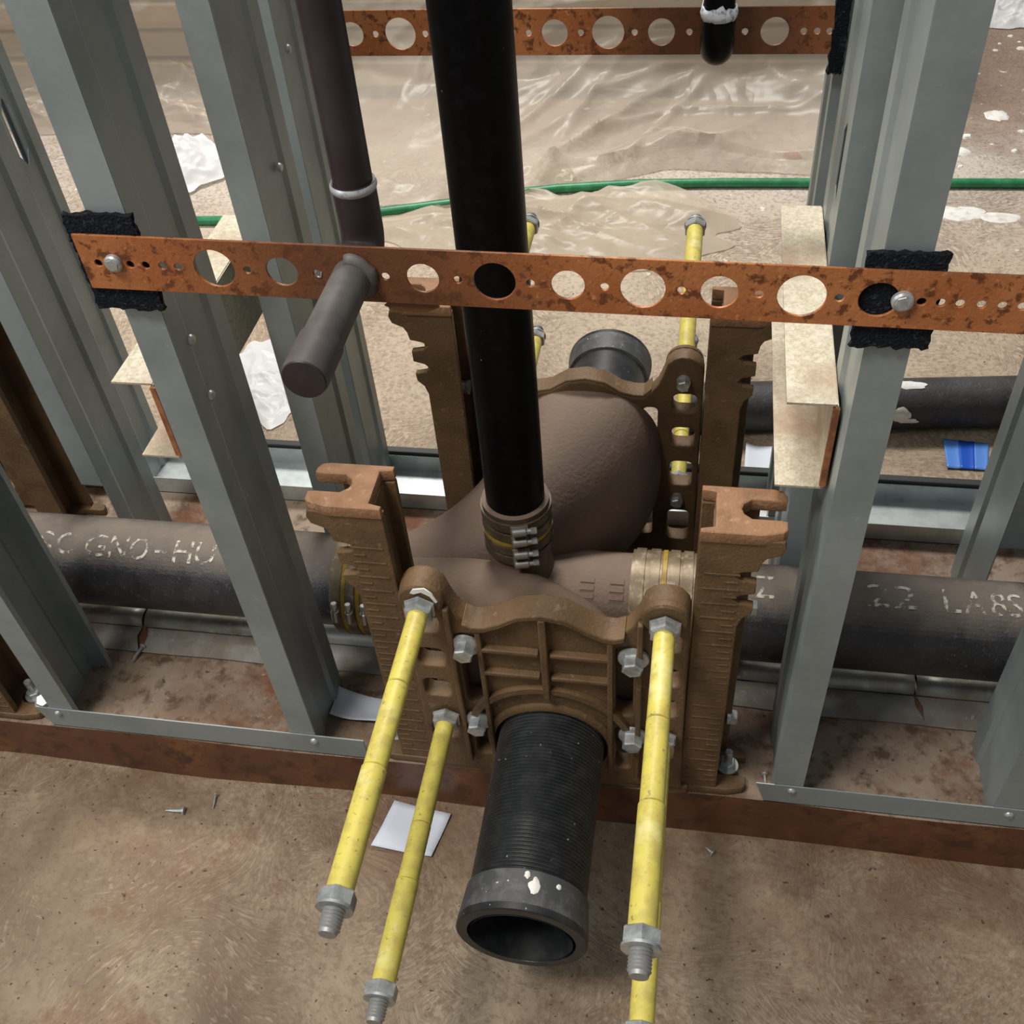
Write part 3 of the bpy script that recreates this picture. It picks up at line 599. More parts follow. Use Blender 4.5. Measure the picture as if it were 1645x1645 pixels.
for ch, xa_, xb_ in (('Z', 0.090, 0.112), ('2', 0.218, 0.243), ('2', 0.248, 0.273), ('L', 0.303, 0.322), ('A', 0.326, 0.349), ('8', 0.355, 0.371), ('S', 0.374, 0.389)):
    stencil(ch, xa_, xb_, 23, 0.031, r)

def coupling(label, o, ax, R, width, bands, clamps, flip=1, cl_ang=0.0, mt='gasket_tan'):
    """banded no-hub coupling: shield sleeve, steel bands and worm-screw clamps"""
    root = thing('pipe_coupling', label, 'coupling', o, 'banded pipe couplings')
    o = Vector(o); ax = Vector(ax).normalized(); h = Vector((0, 0, 1)) if abs(ax.z) < 0.9 else Vector((1, 0, 0))
    a = ax.cross(h).normalized(); c = ax.cross(a).normalized()
    MB().lathe([(0, R * 0.94), (0, R + 0.001), (width, R + 0.001), (width, R * 0.94)], o, ax, 56, close0=False, close1=False).build('shield', mt, root)
    for t in bands[1]: MB().lathe([(t - 0.0032, R + 0.001), (t - 0.0026, R + 0.0024), (t + 0.0026, R + 0.0024), (t + 0.0032, R + 0.001)], o, ax, 56, close0=False, close1=False).build('yellow_stripe', 'gasket_yel', root)
    for t in bands[0]:
        bd = MB().lathe([(t - 0.0062, R + 0.001), (t - 0.006, R + 0.0032), (t + 0.006, R + 0.0032), (t + 0.0062, R + 0.001)], o, ax, 56, close0=False, close1=False).build('band', mt, root)
        if clamps:
            n = a * math.cos(cl_ang) + c * math.sin(cl_ang); tg = ax.cross(n).normalized() * flip
            p = o + ax * t + n * (R + 0.0072)
            m = MB(); m.lathe([(-0.009, 0.0045), (-0.008, 0.0056), (0.007, 0.0056), (0.008, 0.0045)], p, tg, 14); m.bar(p - n * 0.0045 - tg * 0.010, p - n * 0.0045 + tg * 0.010, 0.011, 0.004, n); m.build('clamp_housing', 'screw_steel', bd)
            m = MB(); m.lathe([(0.007, 0.0035), (0.014, 0.0035)], p, tg, 12); m.lathe([(0.013, 0.0042), (0.0195, 0.0042), (0.020, 0.0035)], p, tg, 6); m.build('clamp_screw', 'zinc', bd)
    return root
coupling('banded coupling joining left waste pipe to the brown fitting', (-0.432, PY, PZ), (1, 0, 0), 0.0665, 0.072, ((0.009, 0.027, 0.047, 0.064), (0.018, 0.037)), True, -1, math.radians(-12))
coupling('banded coupling joining right waste pipe to the brown fitting', (-0.058, PY, PZ), (1, 0, 0), 0.0665, 0.078, ((0.010, 0.028, 0.052, 0.068), (0.040,)), True, -1, math.radians(170))
VX = -0.194
coupling('banded coupling at the foot of the tall black vent pipe', (VX, PY, 0.218), (0, 0, 1), 0.0385, 0.076, ((0.010, 0.026, 0.047, 0.064), (0.036,)), True, 1, math.radians(194), 'gasket_dull')
r = thing('vent_pipe', 'tall glossy black vent pipe rising in front of the far carrier', 'pipe', (VX, PY, 0.262))
MB().lathe([(0, 0.0342), (2.3, 0.0342)], (VX, PY, 0.262), (0, 0, 1), 56).build('barrel', 'black_pipe', r)
MB().lathe([(0, 0.0385), (0.004, 0.0395), (0.0055, 0.0342)], (VX, PY, 0.2915), (0, 0, 1), 48).build('gasket_lip', 'fitting', r)

# ------------------------------------------------------------------ brown double closet fitting
ft = thing('closet_fitting', 'brown cast iron double closet fitting joining both pipes and the vent', 'pipe fitting', (-0.2, PY, 0.05))
MB().lathe([(0, PR + 0.002), (0.372, PR + 0.002)], (-0.396, PY, PZ), (1, 0, 0), 56).build('run_barrel', 'fitting', ft)
MB().lathe([(0, 0.050), (0.040, 0.042), (0.055, 0.0370), (0.115, 0.0360)], (VX, PY, 0.14), (0, 0, 1), 40).build('vent_boss', 'fitting', ft)
def branch(name, ys):
    """hooded branch sweeping from the run barrel to the carrier face plate at depth ys"""
    P = [Vector((-0.39, PY, PZ)), Vector((-0.27, PY + (ys - PY) * 0.10, 0.130)), Vector((-0.15, PY + (ys - PY) * 0.45, 0.165)), Vector((-0.134, ys, 0.178 if ys > PY else 0.165))]
    m = MB(); n = 22; seg = 40
    for i in range(n + 1):
        t = i / n; c = P[0] * (1 - t) ** 3 + P[1] * 3 * t * (1 - t) ** 2 + P[2] * 3 * t * t * (1 - t) + P[3] * t ** 3
        ang = (PI / 2) * (t ** 1.25); sy = 1 if ys > PY else -1
        nrm = Vector((math.cos(ang), sy * math.sin(ang), 0)); side = Vector((nrm.y, -nrm.x, 0)) * sy
        s = t * t * (3 - 2 * t) if sy > 0 else t ** 3.2; hw = 0.058 + 0.045 * s; hh = 0.058 + 0.066 * s; ex = 2 / (2.0 + 0.5 * s)
        for k in range(seg):
            a = 2 * PI * k / seg; ca, sa = math.cos(a), math.sin(a)
            m.v.append(tuple(c + side * hw * math.copysign(abs(ca) ** ex, ca) + Vector((0, 0, 1)) * hh * math.copysign(abs(sa) ** ex, sa)))
    for i in range(n):
        for k in range(seg): m.f.append((i * seg + k, i * seg + (k + 1) % seg, (i + 1) * seg + (k + 1) % seg, (i + 1) * seg + k))
    m.f.append(tuple(range(seg))); m.f.append(tuple(n * seg + k for k in range(seg)))
    return m.build(name, 'fitting', ft, 60)
branch('rear_branch', 1.048); branch('front_branch', 0.690)
# raised foundry lettering on the run barrel (only faint blocks can be made out)
m = MB()
for i, x in enumerate((-0.118, -0.082)):
    for j in range(3):
        th = math.radians(18 + 9 * j); y = PY - (PR + 0.002) * math.sin(th); z = PZ + (PR + 0.002) * math.cos(th)
        m.bar((x, y, z), (x + 0.017, y, z), 0.0065, 0.002, (0, -math.sin(th), math.cos(th)))
m.build('raised_foundry_marks', 'fitting', ft, 0)

# ------------------------------------------------------------------ carriers: face plate + two uprights
X0 = -0.134
def upright(root, s, yo, inn, x0=X0, foot_bolt=True):
    """s = side (+1 right, -1 left); yo = depth of the outer face; inn = +1 if the carrier's inside lies towards +y; teeth on the camera-facing flange"""
    def X(d): return x0 + s * d
    yi = yo + inn * 0.059
    near, far = (yo, yi) if yo < yi else (yi, yo)
    zt = 0.443
    o = bpy.data.objects.new('upright', None); COL.objects.link(o); o.location = (X(0.17), yo, 0); o.parent = root; o.matrix_parent_inverse = Matrix.Translation(-Vector(root.location))
    out = [(0.150, 0.0), (0.150, zt), (0.226, zt), (0.228, zt - 0.008), (0.225, zt - 0.017), (0.212, zt - 0.023), (0.208, zt - 0.030), (0.206, zt - 0.041)]
    out += [(0.191, zt - 0.044), (0.185, zt - 0.049), (0.191, zt - 0.055), (0.206, zt - 0.058), (0.206, zt - 0.073), (0.192, zt - 0.077), (0.186, zt - 0.083), (0.192, zt - 0.089), (0.206, zt - 0.092), (0.205, zt - 0.103), (0.197, zt - 0.111), (0.193, zt - 0.124), (0.193, 0.0)]
    fpoly = [(X(d), z) for d, z in out]
    plate('toothed_flange', fpoly, [], near, near + 0.009, 'cast', o, 0.0012)
    MB().box(min(X(.150), X(.205)), max(X(.150), X(.205)), far - 0.008, far, 0, zt - 0.005).build('rear_flange', 'cast', o, 30, 0.0012)
    MB().box(min(X(.162), X(.171)), max(X(.162), X(.171)), near + 0.006, far - 0.004, 0, zt - 0.003).build('web', 'cast', o, 30)
    for nm, z0, z1, mt in (('top_fork', zt - 0.004, zt + 0.010, 'cast_rust_lit'), ('foot_fork', 0.0, 0.013, 'cast')):
        ym = (near + far) / 2 + 0.002
        pl = [(X(.150), near - 0.002), (X(.205), near - 0.002), (X(.224), near + 0.003)] + [(X(.228 + 0.0), near + 0.008)] + [(X(.228), ym - 0.013), (X(.222), ym - 0.0118)]
        pl += [(X(.196), ym - 0.0118)] + [(X(.189 + 0.0), ym - 0.006), (X(.187), ym), (X(.189), ym + 0.006)] + [(X(.196), ym + 0.0118), (X(.222), ym + 0.0118), (X(.228), ym + 0.013), (X(.228), far - 0.008), (X(.224), far - 0.001), (X(.215), far + 0.001), (X(.150), far + 0.001)]
        pl += [(X(.150), far - 0.006), (X(.163), far - 0.008), (X(.163), near + 0.007), (X(.150), near + 0.004)]
        plate(nm, pl, [], 0, z1 - z0, mt, o, 0.002, frame=((0, 0, (z0 + z1) / 2), (1, 0, 0), (0, 1, 0), (0, 0, 1)))
    if inn > 0:
        m = MB(); k = 0; z = zt - 0.048
        while z > 0.02:
            L0 = (0.156, 0.190) if k % 2 == 0 else (0.176, 0.189)
            m.box(min(X(L0[0]), X(L0[1])), max(X(L0[0]), X(L0[1])), near - 0.0011, near + 0.001, z, z + 0.0015); z -= 0.0108; k += 1
        m.build('graduation_marks', 'cast', o, 0)
        hexbolt(o, (X(.205), far - 0.004, 0.285), (s, 0, 0), 0.0088, 0.012, 0.0095); hexbolt(o, (X(.200), far - 0.006, 0.085), (s, 0, 0), 0.0088, 0.012, 0.0095)
    if foot_bolt:
        ym = (near + far) / 2 + 0.002
        m = MB(); m.lathe([(0, 0.013), (0.002, 0.013)], (X(.206), ym, 0.013), (0, 0, 1), 24); m.lathe([(0.002, 0.0095), (0.0095, 0.0095), (0.0105, 0.008)], (X(.206), ym, 0.013), (0, 0, 1), 6); m.lathe([(0.010, 0.0048), (0.030, 0.0048), (0.031, 0.004)], (X(.206), ym, 0.013), (0, 0, 1), 14)
        m.build('anchor_bolt', 'zinc', o, 30)
    return o

def face_plate(root, y0, y1, outward, x0=X0, da=0.0, wins=((.276, .305), (.217, .248), (.160, .192), (.075, .105))):
    def mir(p): return [(2 * x0 - a, c) for a, c in p][::-1]
    def P(d, z): return (x0 - d, z)
    left = [P(.152, .012), P(.150, .10), P(.148, .325)] + [(x0 - .1235 - 0.0245 * math.cos(math.radians(a)), .336 + 0.0245 * math.sin(math.radians(a))) for a in (0, 25, 50, 75, 100, 125, 150)]
    left += [P(.098, .332), P(.092, .316), P(.084, .305), P(.074, .300 - da * .5), P(.062, .301 - da * .6), P(.045, .310 - da), P(.025, .324 - da), P(.0, .329 - da)]
    outer = left + mir(left)[1:]
    hl = [rrect(x0 - .093, x0 - .074, .155, .279, .007), rrect(x0 - .091, x0 - .074, .047, .133, .007)]
    for z0, z1 in wins: hl.append(rrect(x0 - .1415, x0 - .1115, z0, z1, .0085))
    holes = hl + [mir(h) for h in hl] + [circ(x0, .090, .0665, 40)]
    fp = plate('face_plate', outer, holes, min(y0, y1), max(y0, y1), 'cast', root, 0.0025)
    yo = y0 if outward < 0 else y1           # outer face depth
    def rib(nm, p, q, w, h):
        m = MB(); yy = yo + outward * h * 0.3; m.bar((p[0], yy, p[1]), (q[0], yy, q[1]), h, w, (0, 0, 1) if abs(p[1] - q[1]) < abs(p[0] - q[0]) else (1, 0, 0)); return m.build(nm, 'cast', root, 30, 0.0015)
    # arched rim along the top edge and ear bosses
    rim = [P(.084, .305), P(.074, .300 - da * .5), P(.062, .301 - da * .6), P(.045, .310 - da), P(.025, .324 - da), P(0, .329 - da)]; rim = rim + mir(rim)[1:]
    m = MB()
    for (a, c) in rim:
        m.v += [(a, yo + outward * 0.009, c - 0.007), (a, yo + outward * 0.009, c + 0.001), (a, yo - outward * 0.020, c + 0.003), (a, yo - outward * 0.020, c - 0.008)]
    for i in range(len(rim) - 1):
        for j in range(4): m.f.append((i * 4 + j, i * 4 + (j + 1) % 4, i * 4 + 4 + (j + 1) % 4, i * 4 + 4 + j))
    m.f += [(0, 1, 2, 3), tuple(4 * (len(rim) - 1) + j for j in (3, 2, 1, 0))]
    m.build('arched_rim', 'cast', root, 40, 0.0015)
    for s in (-1, 1):
        rib('slot_rib', (x0 + s * .0995, .040), (x0 + s * .0995, .325), .006, .010)
        rib('slot_rib', (x0 + s * .069, .045), (x0 + s * .069, .292), .006, .010)
        m = MB(); m.lathe([(0, .0238), (.006, .0232), (.008, .021)], (x0 + s * .1235, yo, .3365), (0, outward, 0), 30); m.build('ear_boss', 'cast', root, 40)
        rib('cross_rib', (x0 + s * .006, .262), (x0 + s * .068, .262), .006, .010)
        rib('cross_rib', (x0 + s * .006, .222), (x0 + s * .068, .222), .006, .010)
    rib('centre_rib', (x0, .185), (x0, .322 - da), .008, .012)
    m = MB(); arc = [(x0 + .092 * math.cos(a), .105 + .092 * math.sin(a)) for a in [math.radians(20 + 140 * k / 20) for k in range(21)]]
    for (a, c) in arc:
        d = Vector((a - x0, 0, c - .105)).normalized() * 0.004
        m.v += [(a - d.x, yo + outward * 0.007, c - d.z), (a + d.x, yo + outward * 0.007, c + d.z), (a + d.x, yo - outward * 0.002, c + d.z), (a - d.x, yo - outward * 0.002, c - d.z)]
    for i in range(20):
        for j in range(4): m.f.append((i * 4 + j, i * 4 + (j + 1) % 4, i * 4 + 4 + (j + 1) % 4, i * 4 + 4 + j))
    m.f += [(0, 1, 2, 3), (83, 82, 81, 80)]
    m.build('collar_rib', 'cast', root, 40)
    MB().lathe([(0, .0760), (.004, .0755), (.006, .073), (.006, .066), (0, .066)], (x0, yo - outward * 0.002, .090), (0, outward, 0), 48, close0=False, close1=False).build('nipple_collar', 'cast', root, 40)
    return yo
ca = thing('toilet_carrier', 'near brown cast iron wall-hung toilet carrier with ruled uprights', 'carrier', (X0, 0.67, 0), 'cast iron toilet carriers')
yo = face_plate(ca, 0.662, 0.684, -1)
for s in (-1, 1): upright(ca, s, 0.669, 1)
for x, z in ((-0.0845, .264), (0.0930, .266), (-0.0830, .124), (0.0940, .122)): hexbolt(ca, (X0 + x, 0.660, z), (0, -1, 0), 0.0115, 0.018, 0.0165)
MB().box(X0 - 0.16, X0 + 0.16, 0.664, 0.682, 0.0, 0.016).build('base_rail', 'cast', ca, 30, 0.002)
plate('paint_chip', [(-0.266, .350), (-0.262, .3565), (-0.250, .359), (-0.243, .352), (-0.238, .340), (-0.241, .337), (-0.2455, .347), (-0.254, .3525), (-0.262, .349)], [], 0.6528, 0.6542, 'plaster', ca, 0.0002, smooth=0)
cb_ = thing('toilet_carrier', 'far brown cast iron toilet carrier behind the black vent pipe', 'carrier', (X0, 1.06, 0), 'cast iron toilet carriers')
face_plate(cb_, 1.046, 1.068, 1, X0, 0.012, ((.274, .303), (.217, .248), (.146, .189), (.040, .097)))
for s in (-1, 1): upright(cb_, s, 1.062, -1)
for s in (-1, 1): hexbolt(cb_, (X0 + s * .1235, 1.046, .325), (0, -1, 0), 0.0085, 0.014, 0.009); hexbolt(cb_, (X0 + s * .1235, 1.046, .118), (0, -1, 0), 0.0085, 0.010, 0.009); hexbolt(cb_, (X0 + s * .150, 1.045, .300), (s, 0, 0), 0.0085, 0.012, 0.0095)
# neighbouring carriers cut by the left edge of the view
cn = thing('toilet_carrier', 'brown cast iron carrier part at the left edge behind the waste pipe', 'carrier', (-1.08, 1.06, 0), 'cast iron toilet carriers')
upright(cn, 1, 1.062, -1, -1.135, False); upright(cn, -1, 1.062, -1, -1.135, False); face_plate(cn, 1.046, 1.068, 1, -1.135)
cn2 = thing('toilet_carrier', 'brown carrier foot with bolts at the lower left edge', 'carrier', (-1.135, 0.67, 0), 'cast iron toilet carriers')
upright(cn2, 1, 0.669, 1, -1.052, True); upright(cn2, -1, 0.669, 1, -1.052, False); face_plate(cn2, 0.662, 0.684, -1, -1.052)
hexbolt(cn2, (-0.826, 0.690, 0.014), (0.2, -0.3, 1), 0.010, 0.012, 0.013)

# ------------------------------------------------------------------ nipples and rods
def nipple(label, ys, d, length, threaded):
    root = thing('closet_nipple', label, 'pipe nipple', (X0, ys, 0.09), 'black closet nipples')
    R = 0.0600; m = MB(); prof = [(0, R)]
    if threaded:
        t = 0.012
        while t < length - 0.046: prof += [(t, R), (t + 0.0018, R + 0.0016), (t + 0.0026, R + 0.0016), (t + 0.0040, R)]; t += 0.0044
    prof += [(length - 0.040, R)]
    m.lathe(prof, (X0, ys, .09), (0, d, 0), 56, close0=False, close1=False)
    m.lathe([(0, R - 0.007), (length, R - 0.007)], (X0, ys, .09), (0, d, 0), 56, close1=False); m.build('threaded_tube' if threaded else 'tube', 'rubber', root, 20)
    MB().lathe([(length - 0.046, R), (length - 0.044, R + 0.004), (length - 0.008, R + 0.0075)], (X0, ys, .09), (0, d, 0), 56, close0=False, close1=False).build('collar', 'rubber_grey', root, 40)
    MB().lathe([(length - 0.008, R + 0.0075), (length - 0.001, R + 0.0075), (length, R + 0.006), (length, R - 0.004), (length - 0.012, R - 0.007)], (X0, ys, .09), (0, d, 0), 56, close0=False, close1=False).build('end_ring', 'rubber', root, 30)
    return root
def blob(cx, cy, rx, ry, seed, h, z0, n=26, mtl='plaster', name='plaster_splash', wob=0.35):
    m = MB(); ring = []
    for k in range(n):
        a = 2 * PI * k / n; f = 1 + wob * noise.noise((math.cos(a) * 1.6 + seed, math.sin(a) * 1.6, seed * 2.3)) + wob * 0.5 * noise.noise((math.cos(a) * 4 + seed, math.sin(a) * 4, seed))
        ring.append((cx + rx * f * math.cos(a), cy + ry * f * math.sin(a)))
    m.v = [(x, y, z0) for x, y in ring] + [(cx + (x - cx) * .75, cy + (y - cy) * .75, z0 + h * (0.7 + 0.5 * noise.noise((x * 40, y * 40, 1)))) for x, y in ring] + [(cx, cy, z0 + h)]
    m.f = [(k, (k + 1) % n, n + (k + 1) % n, n + k) for k in range(n)] + [(n + k, n + (k + 1) % n, 2 * n) for k in range(n)]
    return m
def nipple_splash(root, t, th, w, h, seed):
    """white paint blob stuck to the collar of the near nipple; t = distance along the axis, th from straight up"""
    m = blob(0, 0, w, h, seed, 0.0012, 0, 20); R = 0.0655
    m.v = [(X0 + (R + c) * math.sin(th + a / R), 0.690 - t - q, 0.09 + (R + c) * math.cos(th + a / R)) for a, q, c in m.v]
    m.build('paint_splash', 'plaster', root, 40)
nf = nipple('ribbed black closet nipple pointing at the camera from the near carrier', 0.690, -1, 0.262, True)
nipple_splash(nf, 0.236, math.radians(12), 0.006, 0.010, 2.2); nipple_splash(nf, 0.224, math.radians(4), 0.003, 0.004, 4.2); nipple_splash(nf, 0.228, math.radians(34), 0.003, 0.003, 6.2)
nb = nipple('smooth black closet nipple with grey rim behind the far carrier', 1.048, 1, 0.335, False)
MB().lathe([(0.332, 0.058), (0.336, 0.056), (0.3365, 0.001)], (X0, 1.048, .09), (0, 1, 0), 48).build('test_cap', 'rubber_grey', nb, 30)

def rod(label, x, z, ys, d, yend, group, joints=(0.32, 0.62), inner=False):
    root = thing('fixture_rod', label, 'rod', (x, ys, z), group)
    L = abs(yend - ys) - 0.028
    MB().lathe([(-0.03, 0.0072), (L + 0.012, 0.0072)], (x, ys, z), (0, d, 0), 16).build('steel_core', 'thread', root)
    cuts = [0.008] + [L * j for j in joints] + [L]
    for i in range(len(cuts) - 1):
        rr = (0.0106, 0.0108, 0.0118)[i]; a, c = cuts[i], cuts[i + 1] - (0.0006 if i < len(cuts) - 2 else 0)
        MB().lathe([(a, rr - 0.001), (a + 0.0008, rr), (c - 0.0008, rr), (c, rr - 0.001)], (x, ys, z), (0, d, 0), 28).build('yellow_sleeve', 'yellow', root)
    MB().lathe([(0, 0.0178), (0.0025, 0.0175), (0.003, 0.0158), (0.0105, 0.0158), (0.012, 0.013)], (x, ys, z), (0, d, 0), 6, rot=0.52).build('seat_nut', 'zinc', root, 25)
    m = MB(); m.lathe([(L, 0.0150), (L + 0.0015, 0.0165), (L + 0.0125, 0.0165), (L + 0.014, 0.0150)], (x, ys, z), (0, d, 0), 6, rot=0.52); m.lathe([(L + 0.013, 0.0160), (L + 0.0155, 0.0160)], (x, ys, z), (0, d, 0), 24); m.build('end_nut', 'zinc', root, 25)
    prof = []; t = L + 0.015
    while t < L + 0.033: prof += [(t, 0.0082), (t + 0.0014, 0.0096), (t + 0.0028, 0.0082)]; t += 0.003
    MB().lathe(prof + [(L + 0.036, 0.0075)], (x, ys, z), (0, d, 0), 20).build('threaded_end', 'thread', root, 20)
xl, xr = X0 - 0.1235, X0 + 0.1235
rod('yellow-sleeved rod sticking out from the near carrier, upper left', xl, 0.330, 0.652, -1, 0.322, 'yellow-sleeved fixture rods')
rod('yellow-sleeved rod sticking out from the near carrier, lower left', xl + 0.003, 0.124, 0.658, -1, 0.326, 'yellow-sleeved fixture rods', (0.45, 0.66))
rod('yellow-sleeved rod sticking out from the near carrier, upper right', xr, 0.330, 0.652, -1, 0.322, 'yellow-sleeved fixture rods', (0.36, 0.64))
rod('yellow-sleeved rod below the upper right rod of the near carrier', xr + 0.003, 0.124, 0.658, -1, 0.322, 'yellow-sleeved fixture rods')
rod('yellow-sleeved rod behind the far carrier, upper left by the vent pipe', xl, 0.330, 1.078, 1, 1.415, 'yellow-sleeved fixture rods')
rod('yellow-sleeved rod behind the far carrier, lower left by the vent pipe', xl, 0.124, 1.072, 1, 1.415, 'yellow-sleeved fixture rods')
rod('yellow-sleeved rod behind the far carrier, upper right', xr, 0.330, 1.078, 1, 1.42, 'yellow-sleeved fixture rods')
rod('yellow-sleeved rod behind the far carrier, lower right', xr, 0.124, 1.072, 1, 1.42, 'yellow-sleeved fixture rods')

# ------------------------------------------------------------------ behind the wall
r = thing('floor_pipe', 'dusty black pipe lying on the floor behind the far frame', 'pipe', (0.4, 1.46, ZF + 0.042))
MB().tube([(-0.02, 1.425, ZF + 0.0425), (1.6, 1.60, ZF + 0.0425)], 0.0425, 40).build('barrel', 'pipe_dusty', r)
def pipe_splash(x, th, w, h, seed):
    m = blob(0, 0, w, h, seed, 0.0015, 0, 22); R = 0.0430; f = (x + 0.02) / 1.62; cy = 1.425 + 0.175 * f
    m.v = [(x + a, cy - (R + c) * math.sin(th + t / R), ZF + 0.0425 + (R + c) * math.cos(th + t / R)) for a, t, c in m.v]
    return m
m = pipe_splash(0.355, math.radians(5), 0.030, 0.010, 3.1); m.build('plaster_splash', 'plaster', r, 40)
m = pipe_splash(0.345, math.radians(78), 0.016, 0.014, 5.2); m.build('plaster_splash', 'plaster', r, 40)
m = pipe_splash(0.362, math.radians(95), 0.014, 0.006, 8.2); m.build('plaster_splash', 'plaster', r, 40)

def sheet(name, label, cat, pts, mt, z, curl=0.004, parent=None, seed=0.0):
    """thin quad sheet with a slight curl; pts = four floor corners"""
    m = MB(); n = 8; A, B, Cc, D = [Vector((*p, z)) for p in pts]
    for i in range(n + 1):
        for j in range(n + 1):
            u, v = i / n, j / n; p = (A * (1 - u) + B * u) * (1 - v) + (D * (1 - u) + Cc * u) * v
            m.v.append((p.x, p.y, p.z + curl * ((u - .5) ** 2 + (v - .5) ** 2) * 2 + 0.0008 + curl * 0.3 * noise.noise((u * 2 + seed, v * 2, seed))))
    for i in range(n):
        for j in range(n): m.f.append((i * (n + 1) + j, (i + 1) * (n + 1) + j, (i + 1) * (n + 1) + j + 1, i * (n + 1) + j + 1))
    o = m.build(name, mt, parent, 60, 0, 0.0006)
    if not parent: tag(o, label, cat)
    return o
sheet('paper_sheet', 'white paper lying on the floor under the left yellow rods', 'paper', [(-0.360, 0.585), (-0.281, 0.580), (-0.268, 0.640), (-0.345, 0.650)], 'paper', ZF)
sheet('paper_sheet', 'small white paper scrap at the end of the left floor track', 'paper', [(-0.435, 0.715), (-0.365, 0.712), (-0.365, 0.745), (-0.438, 0.760)], 'paper', 0.0035, 0.012, seed=2)
sheet('paper_sheet', 'pale paper standing behind the far floor track on the right', 'paper', [(0.093, 1.275), (0.140, 1.275), (0.148, 1.375), (0.097, 1.378)], 'paper', ZF, 0.01, seed=4)
r = thing('blue_card', 'small card with light and dark blue stripes on the far floor', 'card', (0.45, 1.39, ZF))
cx = [(0.421, 1.352), (0.484, 1.352), (0.495, 1.418), (0.423, 1.425)]
def lerp(a, b_, t): return (a[0] + (b_[0] - a[0]) * t, a[1] + (b_[1] - a[1]) * t)
for k, (t0, t1, mt) in enumerate(((0, 0.34, 'blue'), (0.34, 0.68, 'blue_dark'), (0.68, 1, 'blue'))):
    sheet('stripe', None, None, [lerp(cx[0], cx[1], t0), lerp(cx[0], cx[1], t1), lerp(cx[3], cx[2], t1), lerp(cx[3], cx[2], t0)], mt, ZF + 0.001, 0.002, r)

hp = [(-1.6, 2.03), (-1.1, 2.06), (-0.727, 2.115), (-0.572, 2.160), (-0.45, 2.205), (-0.333, 2.235), (-0.15, 2.262), (0.024, 2.272), (0.35, 2.282), (0.689, 2.290), (1.2, 2.285), (2.0, 2.25)]
pts = []
for i in range(len(hp) - 1):
    for k in range(6): t = k / 6; pts.append((hp[i][0] + (hp[i + 1][0] - hp[i][0]) * t, hp[i][1] + (hp[i + 1][1] - hp[i][1]) * t, ZF + 0.011))
tag(MB().tube(pts, 0.0105, 14).build('garden_hose', 'hose'), 'green hose lying across the floor behind the wall', 'hose')

def hose_y(x):
    for (a, c), (d, e) in zip(hp, hp[1:]):
        if a <= x <= d: return c + (e - c) * (x - a) / (d - a)
    return 9.0

# lumber stack under plastic
LX0, LX1 = -2.6, 0.36
for k in range(7):
    z = ZF + 0.03 + 0.075 * k; w = 0.02 * noise.noise((k * 3.3, 0, 0))
    m = MB(); m.box(LX0 + w * 3, LX1 + w * 4, 2.74 + w + 0.012 * k, 3.3, z, z + 0.064)
    tag(m.build('lumber_board', 'wood', None, 0, 0.004), 'board in the lumber stack under plastic, %s' % ('lowest one', 'second from the floor', 'third from the floor', 'fourth from the floor', 'fifth from the floor', 'sixth from the floor', 'topmost one')[k], 'board', 'boards under the plastic sheeting')
m = MB(); m.box(LX0, LX1, 2.78, 2.87, ZF, ZF + 0.03); tag(m.build('timber_bearer', 'wood', None, 0, 0.003), 'timber bearer under the covered lumber stack', 'board')

def crumple(u, v, seed, amp, f):
    p = Vector((u * f, v * f, seed)); w = noise.noise_vector(p * 0.7) * 0.9
    q = p + w
    r1 = 1 - abs(noise.noise(q)) * 2; r2 = 1 - abs(noise.noise(q * 2.3 + Vector((5, 3, 1)))) * 2; r3 = 1 - abs(noise.noise(q * 5.1)) * 2
    return amp * (0.60 * r1 * abs(r1) + 0.28 * r2 + 0.12 * r3)
def folds(u, v, seed):
    """long creases running in a few directions, 0..1"""
    tot = 0
    w = noise.noise_vector(Vector((u * 1.3, v * 1.3, seed))) * 0.12
    u, v = u + w.x, v + w.y
    for k, (ang, f, wt) in enumerate(((8, 7.0, 0.34), (34, 6.0, 0.40), (-28, 8.0, 0.34), (15, 17.0, 0.16), (55, 14.0, 0.15))):
        a = math.radians(ang); p = u * math.cos(a) + v * math.sin(a); q = -u * math.sin(a) + v * math.cos(a)
        msk = 0.5 + 0.9 * noise.noise((u * 1.9 + k * 7, v * 1.9, seed + k))
        r = 1 - min(1, abs(noise.noise((p * f * 0.16, q * f, seed + 3 * k))) * 2.6)
        tot += wt * max(0, min(1, msk)) * r ** 2.4
    return tot
